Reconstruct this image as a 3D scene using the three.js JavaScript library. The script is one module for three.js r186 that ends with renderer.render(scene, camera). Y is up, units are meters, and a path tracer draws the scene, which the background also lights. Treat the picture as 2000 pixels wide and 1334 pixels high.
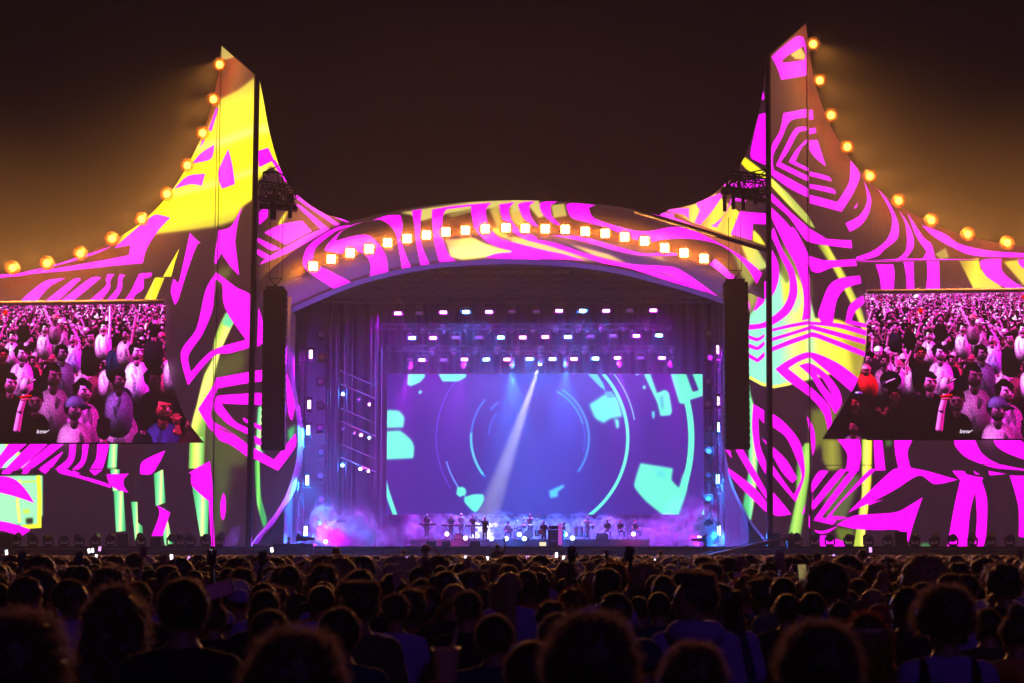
import * as THREE from 'three';
import { mergeGeometries, mergeVertices } from 'three/addons/utils/BufferGeometryUtils.js';
import { RoundedBoxGeometry } from 'three/addons/geometries/RoundedBoxGeometry.js';

// ---------------------------------------------------------------- camera, sky, exposure, haze
const FOCAL = 3600, EYE = 1.92, HORIZON = 1084;                    // lens and horizon, measured on the 2000 x 1334 photograph
const PITCH = Math.atan((HORIZON - 667) / FOCAL);
const scene = new THREE.Scene();
const camera = new THREE.PerspectiveCamera(THREE.MathUtils.radToDeg(2 * Math.atan(667 / FOCAL)), 1.5, 0.3, 900);
camera.position.set(0, EYE, 0);
camera.rotation.x = PITCH;
camera.focus = 110; camera.userData.fStop = 4;
scene.add(camera);

const skyData = new Float32Array(64 * 32 * 4);
for (let j = 0; j < 32; j++) for (let i = 0; i < 64; i++) {
  const up = j / 31 * 2 - 1, k = 1 - 0.5 * Math.max(0, up);        // a night sky, a little paler towards the horizon
  skyData.set([0.0022 * k, 0.0011 * k, 0.0009 * k, 1], (j * 64 + i) * 4);
}
const skyTex = new THREE.DataTexture(skyData, 64, 32, THREE.RGBAFormat, THREE.FloatType);
skyTex.mapping = THREE.EquirectangularReflectionMapping; skyTex.magFilter = THREE.LinearFilter; skyTex.needsUpdate = true;
scene.background = skyTex; scene.environment = skyTex;

const violetFill = new THREE.DirectionalLight(new THREE.Color().setRGB(0.34, 0.1, 1.0), 0.12);   // dim violet fill light added for the backs of the crowd
violetFill.position.set(30, 60, 70); violetFill.target.position.set(0, 0, -20);
violetFill.castShadow = true; Object.assign(violetFill.shadow.camera, { left: -60, right: 60, top: 60, bottom: -60, far: 300 });
violetFill.shadow.radius = 12;
violetFill.name = 'violet_fill';
scene.add(violetFill, violetFill.target);

const FOG = 0.0008;
scene.fog = new THREE.FogExp2(0xffffff, FOG);

const renderer = new THREE.WebGLRenderer({ antialias: true });
renderer.toneMapping = THREE.LinearToneMapping;
renderer.toneMappingExposure = 1;
renderer.shadowMap.enabled = true;

// ---------------------------------------------------------------- helpers
let seed = 20240611;
const rnd = () => { seed = (seed + 0x6d2b79f5) | 0; let t = Math.imul(seed ^ (seed >>> 15), 1 | seed); t = (t + Math.imul(t ^ (t >>> 7), 61 | t)) ^ t; return ((t ^ (t >>> 14)) >>> 0) / 4294967296; };
const rr = (a, b) => a + (b - a) * rnd();
const pick = (a) => a[Math.floor(rnd() * a.length)];
const lerp = (a, b, t) => a + (b - a) * t, clamp = (x, a, b) => Math.min(b, Math.max(a, x));
const V = (x, y, z) => new THREE.Vector3(x, y, z);
const COSP = Math.cos(PITCH), SINP = Math.sin(PITCH);
// the point at depth z that a place measured on the photograph (2000 px wide) belongs to
function at(px, py, z) {
  const dy = 667 - py, y = dy * COSP + FOCAL * SINP, zz = dy * SINP - FOCAL * COSP, t = z / zz;
  return V((px - 1000) * t, EYE + y * t, z);
}
const lin = (r, g, b) => new THREE.Color().setRGB(r, g, b);
// piecewise linear curve through [t, value] pairs
function curve(s) {
  const p = s.trim().split(/\s+/).map((q) => q.split(',').map(Number));
  return (t) => {
    if (t <= p[0][0]) return p[0][1];
    for (let i = 1; i < p.length; i++) if (t <= p[i][0]) return lerp(p[i - 1][1], p[i][1], (t - p[i - 1][0]) / (p[i][0] - p[i - 1][0] || 1));
    return p[p.length - 1][1];
  };
}
// the same but smooth (monotone Hermite)
function smooth(s) {
  const p = s.trim().split(/\s+/).map((q) => q.split(',').map(Number)), n = p.length, m = [];
  for (let i = 0; i < n; i++) {
    const a = i ? (p[i][1] - p[i - 1][1]) / (p[i][0] - p[i - 1][0]) : null, b = i < n - 1 ? (p[i + 1][1] - p[i][1]) / (p[i + 1][0] - p[i][0]) : null;
    m.push(a === null ? b : b === null ? a : a * b <= 0 ? 0 : 2 * a * b / (a + b));
  }
  return (t) => {
    if (t <= p[0][0]) return p[0][1];
    for (let i = 1; i < n; i++) if (t <= p[i][0]) {
      const h = p[i][0] - p[i - 1][0], u = (t - p[i - 1][0]) / h, u2 = u * u, u3 = u2 * u;
      return p[i - 1][1] * (2 * u3 - 3 * u2 + 1) + m[i - 1] * h * (u3 - 2 * u2 + u) + p[i][1] * (3 * u2 - 2 * u3) + m[i] * h * (u3 - u2);
    }
    return p[n - 1][1];
  };
}
const taken = new Map();
function numbered(name) { const n = taken.get(name) ?? 0; taken.set(name, n + 1); return n ? `${name}_${String(n).padStart(3, '0')}` : name; }
function tag(o, label, category, group, kind) {
  if (label) o.userData.label = label;
  if (category) o.userData.category = category;
  if (group) o.userData.group = group;
  if (kind) o.userData.kind = kind;
  return o;
}
function thing(name, label, category, group, pos) {
  const g = new THREE.Group(); g.name = numbered(name); if (pos) g.position.copy(pos);
  scene.add(g); return tag(g, label, category, group);
}
function mesh(name, geo, mat, parent) {
  const list = Array.isArray(geo) ? geo : [geo];
  const g = list.length > 1 ? mergeGeometries(list.map((x) => { const y = x.index ? x.toNonIndexed() : x; for (const k of Object.keys(y.attributes)) if (!['position', 'normal', 'uv'].includes(k)) y.deleteAttribute(k); return y; })) : list[0];
  const o = new THREE.Mesh(g, mat); o.name = parent ? name : numbered(name); o.castShadow = o.receiveShadow = true;
  (parent ?? scene).add(o); return o;
}
const dull = (r, g, b, rough = 0.8, more = {}) => new THREE.MeshPhysicalMaterial({ specularIntensity: 0.25, color: lin(r, g, b), roughness: rough, ...more });
const std = (r, g, b, rough = 0.8, more = {}) => new THREE.MeshStandardMaterial({ color: lin(r, g, b), roughness: rough, ...more });
const glow = (r, g, b, k) => new THREE.MeshStandardMaterial({ color: lin(0.02, 0.02, 0.02), emissive: lin(r, g, b), emissiveIntensity: k });
const box = (w, h, d, x = 0, y = 0, z = 0, r = 0) => (r ? new RoundedBoxGeometry(w, h, d, 1, r) : new THREE.BoxGeometry(w, h, d)).translate(x, y, z);
function tube(a, b, r, seg = 6, r2 = r) {
  const d = V(0, 0, 0).subVectors(b, a), L = d.length(), g = new THREE.CylinderGeometry(r2, r, L, seg, 1);
  g.translate(0, L / 2, 0).applyQuaternion(new THREE.Quaternion().setFromUnitVectors(V(0, 1, 0), d.normalize())).translate(a.x, a.y, a.z);
  return g;
}
const cyl = (r1, r2, h, x = 0, y = 0, z = 0, seg = 12) => new THREE.CylinderGeometry(r1, r2, h, seg).translate(x, y, z);
const ball = (r, x = 0, y = 0, z = 0, w = 10, h = 8) => new THREE.SphereGeometry(r, w, h).translate(x, y, z);
// box truss between two points: four chords and zigzag lacing
function truss(a, b, w, step, r = 0.03, up = V(0, 1, 0)) {
  const d = V(0, 0, 0).subVectors(b, a), L = d.length(); d.normalize();
  const s = V(0, 0, 0).crossVectors(d, Math.abs(d.dot(up)) > 0.95 ? V(0, 0, 1) : up).normalize(), u = V(0, 0, 0).crossVectors(s, d);
  const c = (i, t) => a.clone().addScaledVector(d, t).addScaledVector(s, (i === 0 || i === 3 ? -1 : 1) * w / 2).addScaledVector(u, (i < 2 ? -1 : 1) * w / 2);
  const out = [], n = Math.max(1, Math.round(L / step));
  for (let i = 0; i < 4; i++) out.push(tube(c(i, 0), c(i, L), r, 5));
  for (let k = 0; k < n; k++) for (let i = 0; i < 4; i++) {
    const j = (i + 1) % 4, t0 = k / n * L, t1 = (k + 1) / n * L;
    out.push(tube(c(k % 2 ? i : j, t0), c(k % 2 ? j : i, t1), r * 0.6, 4), tube(c(i, t0), c(j, t0), r * 0.6, 4));
  }
  return out;
}
const ORD = ['first', 'second', 'third', 'fourth', 'fifth', 'sixth', 'seventh', 'eighth', 'ninth', 'tenth', 'eleventh', 'twelfth', 'thirteenth', 'fourteenth', 'fifteenth', 'sixteenth', 'seventeenth', 'eighteenth', 'nineteenth', 'twentieth', 'twenty-first', 'twenty-second', 'twenty-third', 'twenty-fourth', 'twenty-fifth', 'twenty-sixth', 'twenty-seventh', 'twenty-eighth'];
// value noise for bumps, cloth and smoke
const hash3 = (x, y, z) => { let h = Math.imul(x, 374761393) ^ Math.imul(y, 668265263) ^ Math.imul(z, 1274126177); h = Math.imul(h ^ (h >>> 13), 1103515245); return ((h ^ (h >>> 16)) >>> 0) / 4294967296; };
function noise(x, y, z) {
  const X = Math.floor(x), Y = Math.floor(y), Z = Math.floor(z), f = (t) => t * t * (3 - 2 * t), u = f(x - X), v = f(y - Y), w = f(z - Z);
  const L = (k) => lerp(lerp(hash3(X, Y, Z + k), hash3(X + 1, Y, Z + k), u), lerp(hash3(X, Y + 1, Z + k), hash3(X + 1, Y + 1, Z + k), u), v);
  return lerp(L(0), L(1), w);
}
function noiseTex(size, fn) {
  const d = new Uint8Array(size * size * 4);
  for (let j = 0; j < size; j++) for (let i = 0; i < size; i++) { const v = clamp(fn(i, j), 0, 1) * 255; d.set([v, v, v, 255], (j * size + i) * 4); }
  const t = new THREE.DataTexture(d, size, size); t.magFilter = THREE.LinearFilter; t.wrapS = t.wrapT = THREE.RepeatWrapping; t.needsUpdate = true; return t;
}
const cloth = noiseTex(256, (i, j) => 0.5 + 0.35 * (noise(i / 40, j / 9, 1) - 0.5) + 0.4 * (noise(i / 5, j / 70, 2) - 0.5) + 0.1 * (hash3(i, j, 3) - 0.5));
const rough1 = noiseTex(128, (i, j) => 0.35 + 0.5 * noise(i / 9, j / 9, 4) * noise(i / 30, j / 30, 9) + 0.25 * hash3(i, j, 5));

const M = {
  black: dull(0.012, 0.012, 0.014, 0.6), steel: dull(0.022, 0.022, 0.025, 0.5), darkSteel: dull(0.014, 0.014, 0.016, 0.5),
  drape: dull(0.009, 0.0075, 0.011, 0.95, { bumpMap: cloth, bumpScale: 0.05 }), deck: dull(0.012, 0.012, 0.014, 0.55, { roughnessMap: rough1 }), fascia: std(0.035, 0.03, 0.04, 0.9, { bumpMap: cloth, bumpScale: 0.03 }),
  white: std(0.6, 0.6, 0.6, 0.7), mast: std(0.03, 0.026, 0.03, 0.6, { metalness: 0.3 }), rimCloth: std(0.16, 0.15, 0.18, 0.8),
};
const ZF = -130;                                                    // the plane of the facade

// ---------------------------------------------------------------- ground, deck
{
  const g = new THREE.PlaneGeometry(360, 330, 1, 1).rotateX(-Math.PI / 2).translate(0, 0, -60);
  const uv = g.attributes.uv; for (let i = 0; i < uv.count; i++) uv.setXY(i, uv.getX(i) * 90, uv.getY(i) * 82);
  const m = std(0.045, 0.04, 0.03, 0.95, { roughnessMap: rough1, bumpMap: rough1, bumpScale: 0.02 });
  tag(mesh('ground', g, m), 'dark trampled festival ground under the crowd', null, null, 'structure');
}
const DECK = at(1000, 1067, -126).y;                               // height of the stage floor
{
  const d = mesh('stage_deck', box(90, 0.16, 30, 0, DECK - 0.08, -141), M.deck);
  tag(d, 'black stage deck running across the whole front', null, null, 'structure');
  for (let i = 0; i < 37; i++) mesh('fascia_panel', box(2.4, DECK - 0.2, 0.06, -44 + i * 2.44, (DECK - 0.2) / 2, -126.05 - (i % 2) * 0.03), M.fascia, d);
}

// ---------------------------------------------------------------- the two towers: elevation drawings of their faces
const zLeft = curve('-200,-133.5 425,-130 500,-128.5 690,-131'), zRight = curve('1240,-131.2 1500,-128.5 1580,-130 2200,-133.5');
const archTop = smooth('505,503 560,476 620,452 683,433 740,418 790,408 850,400 920,394 1000,391 1080,392.5 1150,397 1220,406 1300,424 1380,447 1430,463 1495,487');
const archLow = smooth('500,640 565,604 620,579 683,553 740,536 800,523 870,513 950,508 1000,507 1050,508 1120,513 1200,524 1290,546 1370,569 1415,585 1462,607 1495,640');
const zArch = (px, py) => -130.6 + 2.3 * Math.sin(Math.PI * clamp((py - archTop(px)) / (archLow(px) - archTop(px)), 0, 1));

// a drawing in metres on a face: X0, Y0 is the lower left corner; zf tells how deep the face lies
function drawing(X0, X1, Y0, Y1, ppm, zf) {
  const c = document.createElement('canvas'); c.width = Math.round((X1 - X0) * ppm); c.height = Math.round((Y1 - Y0) * ppm);
  const x = c.getContext('2d');
  x.fillStyle = '#000'; x.fillRect(0, 0, c.width, c.height);
  const put = (px, py) => { const p = at(px, py, zf(px, py)); return [(p.x - X0) * ppm, (Y1 - p.y) * ppm]; };
  const D = { x, c, X0, X1, Y0, Y1, ppm, put, ox: 0, oy: 0, k: 1 };
  D.from = (ox, oy, k) => { D.ox = ox; D.oy = oy; D.k = k; };
  D.pts = (s) => s.trim().split(/\s+/).map((q) => { const [a, b] = q.split(',').map(Number); return put(D.ox + a / D.k, D.oy + b / D.k); });
  // round: 0 straight, else how much the outline is eased between its points
  D.path = (s, round = 0) => {
    x.beginPath();
    for (const part of s.split('|')) {
      const p = D.pts(part), n = p.length;
      if (!round) { p.forEach((q, i) => (i ? x.lineTo(...q) : x.moveTo(...q))); x.closePath(); continue; }
      x.moveTo(...p[0]);
      for (let i = 0; i < n; i++) {
        const a = p[(i + n - 1) % n], b = p[i], e = p[(i + 1) % n], f = p[(i + 2) % n];
        const turn = (u, v, w) => { const ax = v[0] - u[0], ay = v[1] - u[1], bx = w[0] - v[0], by = w[1] - v[1]; return (ax * bx + ay * by) / (Math.hypot(ax, ay) * Math.hypot(bx, by) + 1e-6) > 0.55 ? round : 0; };
        const t0 = turn(a, b, e) / 6, t1 = turn(b, e, f) / 6;
        x.bezierCurveTo(b[0] + (e[0] - a[0]) * t0, b[1] + (e[1] - a[1]) * t0, e[0] - (f[0] - b[0]) * t1, e[1] - (f[1] - b[1]) * t1, e[0], e[1]);
      }
      x.closePath();
    }
  };
  D.fill = (s, style, round = 0, soft = 0) => { x.filter = soft ? `blur(${soft}px)` : 'none'; D.path(s, round); x.fillStyle = style; x.fill('evenodd'); x.filter = 'none'; };
  D.mag = (...list) => { for (const s of list) D.fill(s, '#ff00f2', 0.9, 0.7); };
  D.grad = (s, a, b, stops, round = 0, soft = 0) => {
    const p = D.pts(a)[0], q = D.pts(b)[0], g = x.createLinearGradient(...p, ...q);
    stops.forEach(([t, col]) => g.addColorStop(t, col)); D.fill(s, g, round, soft);
  };
  D.line = (s, style, w) => { const p = D.pts(s); x.beginPath(); p.forEach((q, i) => (i ? x.lineTo(...q) : x.moveTo(...q))); x.strokeStyle = style; x.lineWidth = w; x.stroke(); };
  D.texture = () => { const t = new THREE.CanvasTexture(c); t.colorSpace = THREE.SRGBColorSpace; return t; };
  D.uv = (g) => { const p = g.attributes.position, uv = new Float32Array(p.count * 2); for (let i = 0; i < p.count; i++) { uv[2 * i] = (p.getX(i) - X0) / (X1 - X0); uv[2 * i + 1] = (p.getY(i) - Y0) / (Y1 - Y0); } g.setAttribute('uv', new THREE.BufferAttribute(uv, 2)); return g; };
  return D;
}
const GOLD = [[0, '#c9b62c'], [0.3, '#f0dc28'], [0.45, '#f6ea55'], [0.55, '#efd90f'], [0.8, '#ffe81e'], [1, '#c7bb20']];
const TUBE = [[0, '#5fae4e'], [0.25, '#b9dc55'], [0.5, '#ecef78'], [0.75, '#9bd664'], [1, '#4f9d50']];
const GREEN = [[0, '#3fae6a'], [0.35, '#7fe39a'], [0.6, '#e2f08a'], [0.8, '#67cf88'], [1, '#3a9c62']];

const DL = drawing(-45, -10.5, 0.2, 42, 46, zLeft);
{
  const { x, c } = DL;
  x.fillStyle = '#1b0c16'; x.fillRect(0, 0, c.width, c.height);
  DL.from(0, 50, 3.1016);
  DL.fill('1340,100 1430,190 1340,215', '#8f8f4a', 0, 2);
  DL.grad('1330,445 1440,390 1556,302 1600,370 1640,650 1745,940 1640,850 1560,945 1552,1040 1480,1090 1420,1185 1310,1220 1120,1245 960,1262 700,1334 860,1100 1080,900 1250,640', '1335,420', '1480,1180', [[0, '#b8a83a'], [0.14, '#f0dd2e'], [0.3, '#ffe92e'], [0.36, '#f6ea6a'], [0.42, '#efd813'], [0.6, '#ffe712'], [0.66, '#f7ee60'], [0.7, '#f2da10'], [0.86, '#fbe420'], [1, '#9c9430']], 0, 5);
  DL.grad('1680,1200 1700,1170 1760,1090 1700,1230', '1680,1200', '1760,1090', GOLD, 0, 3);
  DL.mag('1308,500 1324,498 1282,640 1262,635', '1225,690 1243,690 1210,745', '1297,722 1293,770 1270,812 1165,836 1215,775', '1243,897 1223,970 1150,962 1055,990 1110,930 1160,905', '1383,748 1408,850 1422,960 1345,988 1322,890',
    '1560,760 1625,740 1660,815 1570,858', '1640,812 1668,815 1745,945 1722,938', '1472,1085 1440,1200 1420,1350 1310,1350 1320,1240 1400,1215', '1572,1130 1622,1098 1620,1160 1570,1207',
    '1600,1255 1700,1205 1830,1180 1890,1245 1730,1330', '1780,1075 1835,1100 2010,1245 1970,1262', '1795,1020 2060,1205 2120,1250 2050,1225 1800,1052', '1800,1000 1900,1080 2180,1210 2140,1210 1880,1090', '1560,1285 1680,1340 1700,1352 1640,1362 1560,1310',
    '1560,1352 1640,1395 1600,1412 1560,1385', '1660,1380 1900,1250 1985,1240 1760,1370 1570,1450 1600,1420');
  DL.mag('690,1350 830,1225 930,1150 980,1150 1032,1165 960,1240 890,1350 866,1440 700,1455 420,1485 200,1505 60,1525 -300,1550 -300,1510 60,1505 350,1468 600,1425 780,1390 790,1330', '680,1334 600,1375 400,1440 180,1492 120,1500 350,1435 560,1375');
  DL.from(0, 480, 3.1016);
  // gold and green beams
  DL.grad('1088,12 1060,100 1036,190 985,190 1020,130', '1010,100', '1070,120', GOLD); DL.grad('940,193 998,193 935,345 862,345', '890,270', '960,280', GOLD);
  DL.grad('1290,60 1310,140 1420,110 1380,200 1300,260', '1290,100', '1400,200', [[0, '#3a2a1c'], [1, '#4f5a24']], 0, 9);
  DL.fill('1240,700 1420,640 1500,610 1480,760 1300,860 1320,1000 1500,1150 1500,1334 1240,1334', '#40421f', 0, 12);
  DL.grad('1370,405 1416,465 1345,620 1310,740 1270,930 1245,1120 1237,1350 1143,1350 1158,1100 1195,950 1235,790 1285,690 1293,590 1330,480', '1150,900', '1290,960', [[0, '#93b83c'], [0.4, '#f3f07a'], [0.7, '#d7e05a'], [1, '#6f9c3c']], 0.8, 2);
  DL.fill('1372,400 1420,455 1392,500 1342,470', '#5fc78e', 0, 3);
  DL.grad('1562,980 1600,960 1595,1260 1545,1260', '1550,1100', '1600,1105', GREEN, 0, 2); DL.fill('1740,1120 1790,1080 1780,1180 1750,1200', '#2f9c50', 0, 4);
  DL.mag('340,200 402,196 300,250 205,350 112,350 170,290 270,215', '440,205 490,203 330,350 255,350', '548,195 615,193 420,350 348,350', '650,172 695,172 668,215 665,262 590,350 518,350 638,245 640,205', '725,172 762,178 742,205 737,265 680,348 628,348 705,262 715,200',
    '850,168 922,163 915,192 870,200 868,262 820,300 805,340 738,347 790,280 832,190', '1172,-55 1222,-10 1192,0 1130,170 1082,322 1060,360 1034,280 1050,200 1067,212 1088,200 1150,-80', '1312,-20 1425,-20 1450,182 1395,125 1340,45 1310,112 1294,105',
    '1310,160 1430,250 1530,325 1530,612 1400,650 1290,672 1140,847 1095,650 1190,500 1245,270|1305,205 1345,235 1352,340 1390,430 1490,570 1290,632 1158,765 1143,665 1230,530 1292,370',
    '1600,752 1310,800 1282,862 1200,990 1240,1060 1285,1125 1380,1180 1500,1282 1515,1215 1390,1120 1290,1060 1282,990 1318,865 1400,850 1600,822', '1600,892 1350,905 1310,920 1288,985 1380,1080 1515,1150 1510,1110 1420,1060 1340,955 1420,960 1600,968',
    '1565,370 1598,480 1598,580 1557,612', '1730,740 1760,850 1787,960 1770,1060 1745,1000', '1540,1072 1605,1100 1610,1132 1545,1100', '1540,1150 1610,1185 1610,1227 1545,1200', '1470,1040 1515,1060 1515,1085 1480,1065');
  DL.from(0, 840, 3.1016);
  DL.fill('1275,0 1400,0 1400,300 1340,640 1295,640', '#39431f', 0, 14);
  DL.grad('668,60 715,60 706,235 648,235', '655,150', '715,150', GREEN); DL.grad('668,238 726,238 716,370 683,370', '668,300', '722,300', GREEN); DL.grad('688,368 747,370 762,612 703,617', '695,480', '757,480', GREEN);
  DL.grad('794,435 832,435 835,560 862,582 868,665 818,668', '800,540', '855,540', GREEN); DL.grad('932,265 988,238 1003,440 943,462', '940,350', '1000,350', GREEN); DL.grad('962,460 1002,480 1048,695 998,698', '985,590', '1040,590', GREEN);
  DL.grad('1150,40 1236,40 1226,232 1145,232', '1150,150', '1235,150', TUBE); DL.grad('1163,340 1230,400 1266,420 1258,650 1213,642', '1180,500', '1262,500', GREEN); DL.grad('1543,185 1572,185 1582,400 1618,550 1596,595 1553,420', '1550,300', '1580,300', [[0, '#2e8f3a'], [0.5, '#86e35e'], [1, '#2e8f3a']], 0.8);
  DL.fill('-300,40 20,60 185,182 150,235 -300,235', '#9fe8c0', 0, 2); DL.line('10,60 110,150 150,235', '#e5ec50', 9);
  DL.fill('-300,282 258,275 258,520 242,525 240,585 130,592 120,575 -300,550', '#8fe6a4', 0, 2); DL.line('120,300 105,430 120,560', '#dff06a', 10); DL.line('232,275 240,400 238,580 135,588', '#e3ea30', 14);
  DL.fill('140,480 178,480 178,505 140,505', '#b8d040', 0, 2); DL.fill('155,535 200,530 200,568 158,570', '#2a2a1a', 0, 3); DL.line('135,315 230,310', '#b8c83a', 5);
  DL.mag('70,60 175,75 40,192 0,237 -60,237', '215,60 298,78 115,237 32,237', '330,70 398,78 192,236 128,236', '382,128 372,150 302,237 228,237', '420,60 462,60 452,170 402,237 328,237 410,170', '500,60 542,60 522,180 482,237 433,237 490,180', '590,60 670,60 642,170 622,237 543,237 582,170',
    '345,240 402,236 470,270 560,295 660,328 672,352 480,292 368,264', '645,268 782,264 750,300 752,340 780,381 700,355 660,320', '20,242 78,242 60,265 8,265', '150,242 182,242 165,264 128,264', '235,242 302,238 275,266', '440,242 492,266 438,266', '538,242 622,242 574,277',
    '-300,290 65,288 207,442 0,380 -300,360', '-300,540 0,552 130,584 187,605 120,650 60,676 58,626 0,610 -300,600', '1002,123 970,190 918,266 848,266 855,200 905,165', '948,453 1032,500 985,642 918,642 965,510', '1140,262 1200,225 1272,188 1287,350 1266,432 1165,340 1160,265', '1265,420 1285,300 1302,710 1281,710',
    '1352,378 1366,410 1368,480 1360,530 1350,548 1338,520 1336,440', '1275,-20 1330,0 1400,30 1515,105 1515,172 1400,92 1330,60', '1535,105 1660,180 1790,20 1790,100 1685,247 1535,172');
  DL.from(0, 0, 1); DL.line('-100,541 335,541', '#120808', 2); DL.line('-100,915.5 240,914', '#120812', 2); DL.line('426,140 418,540 416,1070', '#160a10', 2.2);
}
const DR = drawing(8.6, 45, 0.2, 42, 44, zRight);
{
  const { x, c } = DR;
  x.fillStyle = '#1f0d17'; x.fillRect(0, 0, c.width, c.height);
  DR.from(1360, 30, 3.1016);
  // gold underlayers
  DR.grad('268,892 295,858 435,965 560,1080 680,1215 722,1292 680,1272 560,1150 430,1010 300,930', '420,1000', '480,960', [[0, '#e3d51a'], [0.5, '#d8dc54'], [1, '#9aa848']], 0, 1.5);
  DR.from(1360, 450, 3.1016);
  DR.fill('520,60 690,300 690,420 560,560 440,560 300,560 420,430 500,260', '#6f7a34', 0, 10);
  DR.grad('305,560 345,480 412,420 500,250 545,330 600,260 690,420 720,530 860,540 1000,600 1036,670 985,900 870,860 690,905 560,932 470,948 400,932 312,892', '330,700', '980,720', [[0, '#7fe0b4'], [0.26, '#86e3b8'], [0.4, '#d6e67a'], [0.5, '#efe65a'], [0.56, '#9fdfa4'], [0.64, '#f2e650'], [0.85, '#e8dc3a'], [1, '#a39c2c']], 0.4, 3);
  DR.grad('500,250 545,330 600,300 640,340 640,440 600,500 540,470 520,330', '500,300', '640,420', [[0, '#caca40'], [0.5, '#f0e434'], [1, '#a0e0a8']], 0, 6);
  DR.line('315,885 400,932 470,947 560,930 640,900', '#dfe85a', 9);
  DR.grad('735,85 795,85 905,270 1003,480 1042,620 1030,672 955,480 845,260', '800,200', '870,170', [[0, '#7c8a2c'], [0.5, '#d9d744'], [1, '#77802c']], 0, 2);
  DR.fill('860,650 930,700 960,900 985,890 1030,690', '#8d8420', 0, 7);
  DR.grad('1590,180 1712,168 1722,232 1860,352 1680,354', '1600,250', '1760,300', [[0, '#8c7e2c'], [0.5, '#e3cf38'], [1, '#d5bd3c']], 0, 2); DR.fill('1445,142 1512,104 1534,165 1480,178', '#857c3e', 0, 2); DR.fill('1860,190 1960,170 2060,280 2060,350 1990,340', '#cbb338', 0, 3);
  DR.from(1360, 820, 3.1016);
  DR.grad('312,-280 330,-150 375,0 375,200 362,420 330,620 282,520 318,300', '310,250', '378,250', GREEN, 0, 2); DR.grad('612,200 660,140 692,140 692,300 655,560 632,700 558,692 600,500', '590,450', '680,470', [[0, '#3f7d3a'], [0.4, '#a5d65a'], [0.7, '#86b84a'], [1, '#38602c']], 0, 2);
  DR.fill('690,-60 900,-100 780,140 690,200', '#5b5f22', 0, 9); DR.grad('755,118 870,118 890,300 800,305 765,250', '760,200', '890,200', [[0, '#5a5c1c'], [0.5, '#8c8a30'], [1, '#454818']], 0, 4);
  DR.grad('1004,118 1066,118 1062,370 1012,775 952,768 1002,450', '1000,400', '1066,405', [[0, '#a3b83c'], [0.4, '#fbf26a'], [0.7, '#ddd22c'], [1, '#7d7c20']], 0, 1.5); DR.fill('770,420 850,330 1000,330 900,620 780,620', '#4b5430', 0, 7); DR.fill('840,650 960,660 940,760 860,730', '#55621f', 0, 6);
  DR.fill('1145,120 1185,120 1185,158 1145,158', '#3f5a34', 0, 4); DR.fill('1360,745 1420,745 1420,775 1360,775', '#35663e', 0, 3);
  DR.from(1360, 30, 3.1016);
  DR.fill('570,240 630,188 662,240 655,270 600,264', '#b3a855', 0, 2);
  DR.mag('455,250 540,175 612,126 650,135 668,220 668,365 515,392 490,320|520,275 560,240 620,205 650,185 664,240 655,270 600,278 530,285', '405,455 413,500 402,512 396,500', '380,600 427,588 427,910 370,885 328,850 350,720',
    '527,592 668,565 668,620 570,640 520,740 467,850 470,935 680,1050 680,1105 560,1045 453,965 455,800 505,700', '680,575 705,570 710,632 680,632', '600,685 668,675 668,700 620,712 560,820 510,890 680,975 680,1007 580,960 482,910 540,790', '682,685 722,680 728,712 682,722', '668,748 668,775 640,800 600,885 680,925 680,947 560,890 600,820', '685,755 735,755 787,918 720,862 685,812',
    '685,945 800,975 820,1007 685,972', '685,1020 825,1048 845,1083 685,1047', '685,1085 855,1130 925,1010 933,878 992,965 950,1080 880,1190 685,1137', '1015,1000 1060,1110 1045,1200 1000,1270 930,1312 903,1258 990,1210 1035,1120', '952,1170 980,1130 970,1165', '1095,1045 1160,1120 1222,1250 1220,1350 1140,1420 1095,1460 975,1490 965,1465 1080,1420 1165,1340 1185,1220 1130,1100',
    '1225,1180 1262,1225 1307,1312 1318,1400 1260,1480 1195,1490 1270,1420 1268,1270', '1278,1192 1375,1340 1425,1385 1450,1480 1370,1478 1395,1430 1330,1334', '1365,1270 1500,1320 1600,1385 1780,1425 1990,1440 2200,1445 2200,1465 1720,1460 1550,1405 1430,1334',
    '440,1060 560,1180 690,1292 760,1334 800,1354 940,1362 945,1412 700,1378 640,1334 560,1220 440,1110', '440,1148 560,1270 640,1400 684,1570 694,1745 692,1838 640,1848 652,1750 642,1640 600,1510 530,1380 440,1192');
  DR.from(1360, 450, 3.1016);
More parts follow.
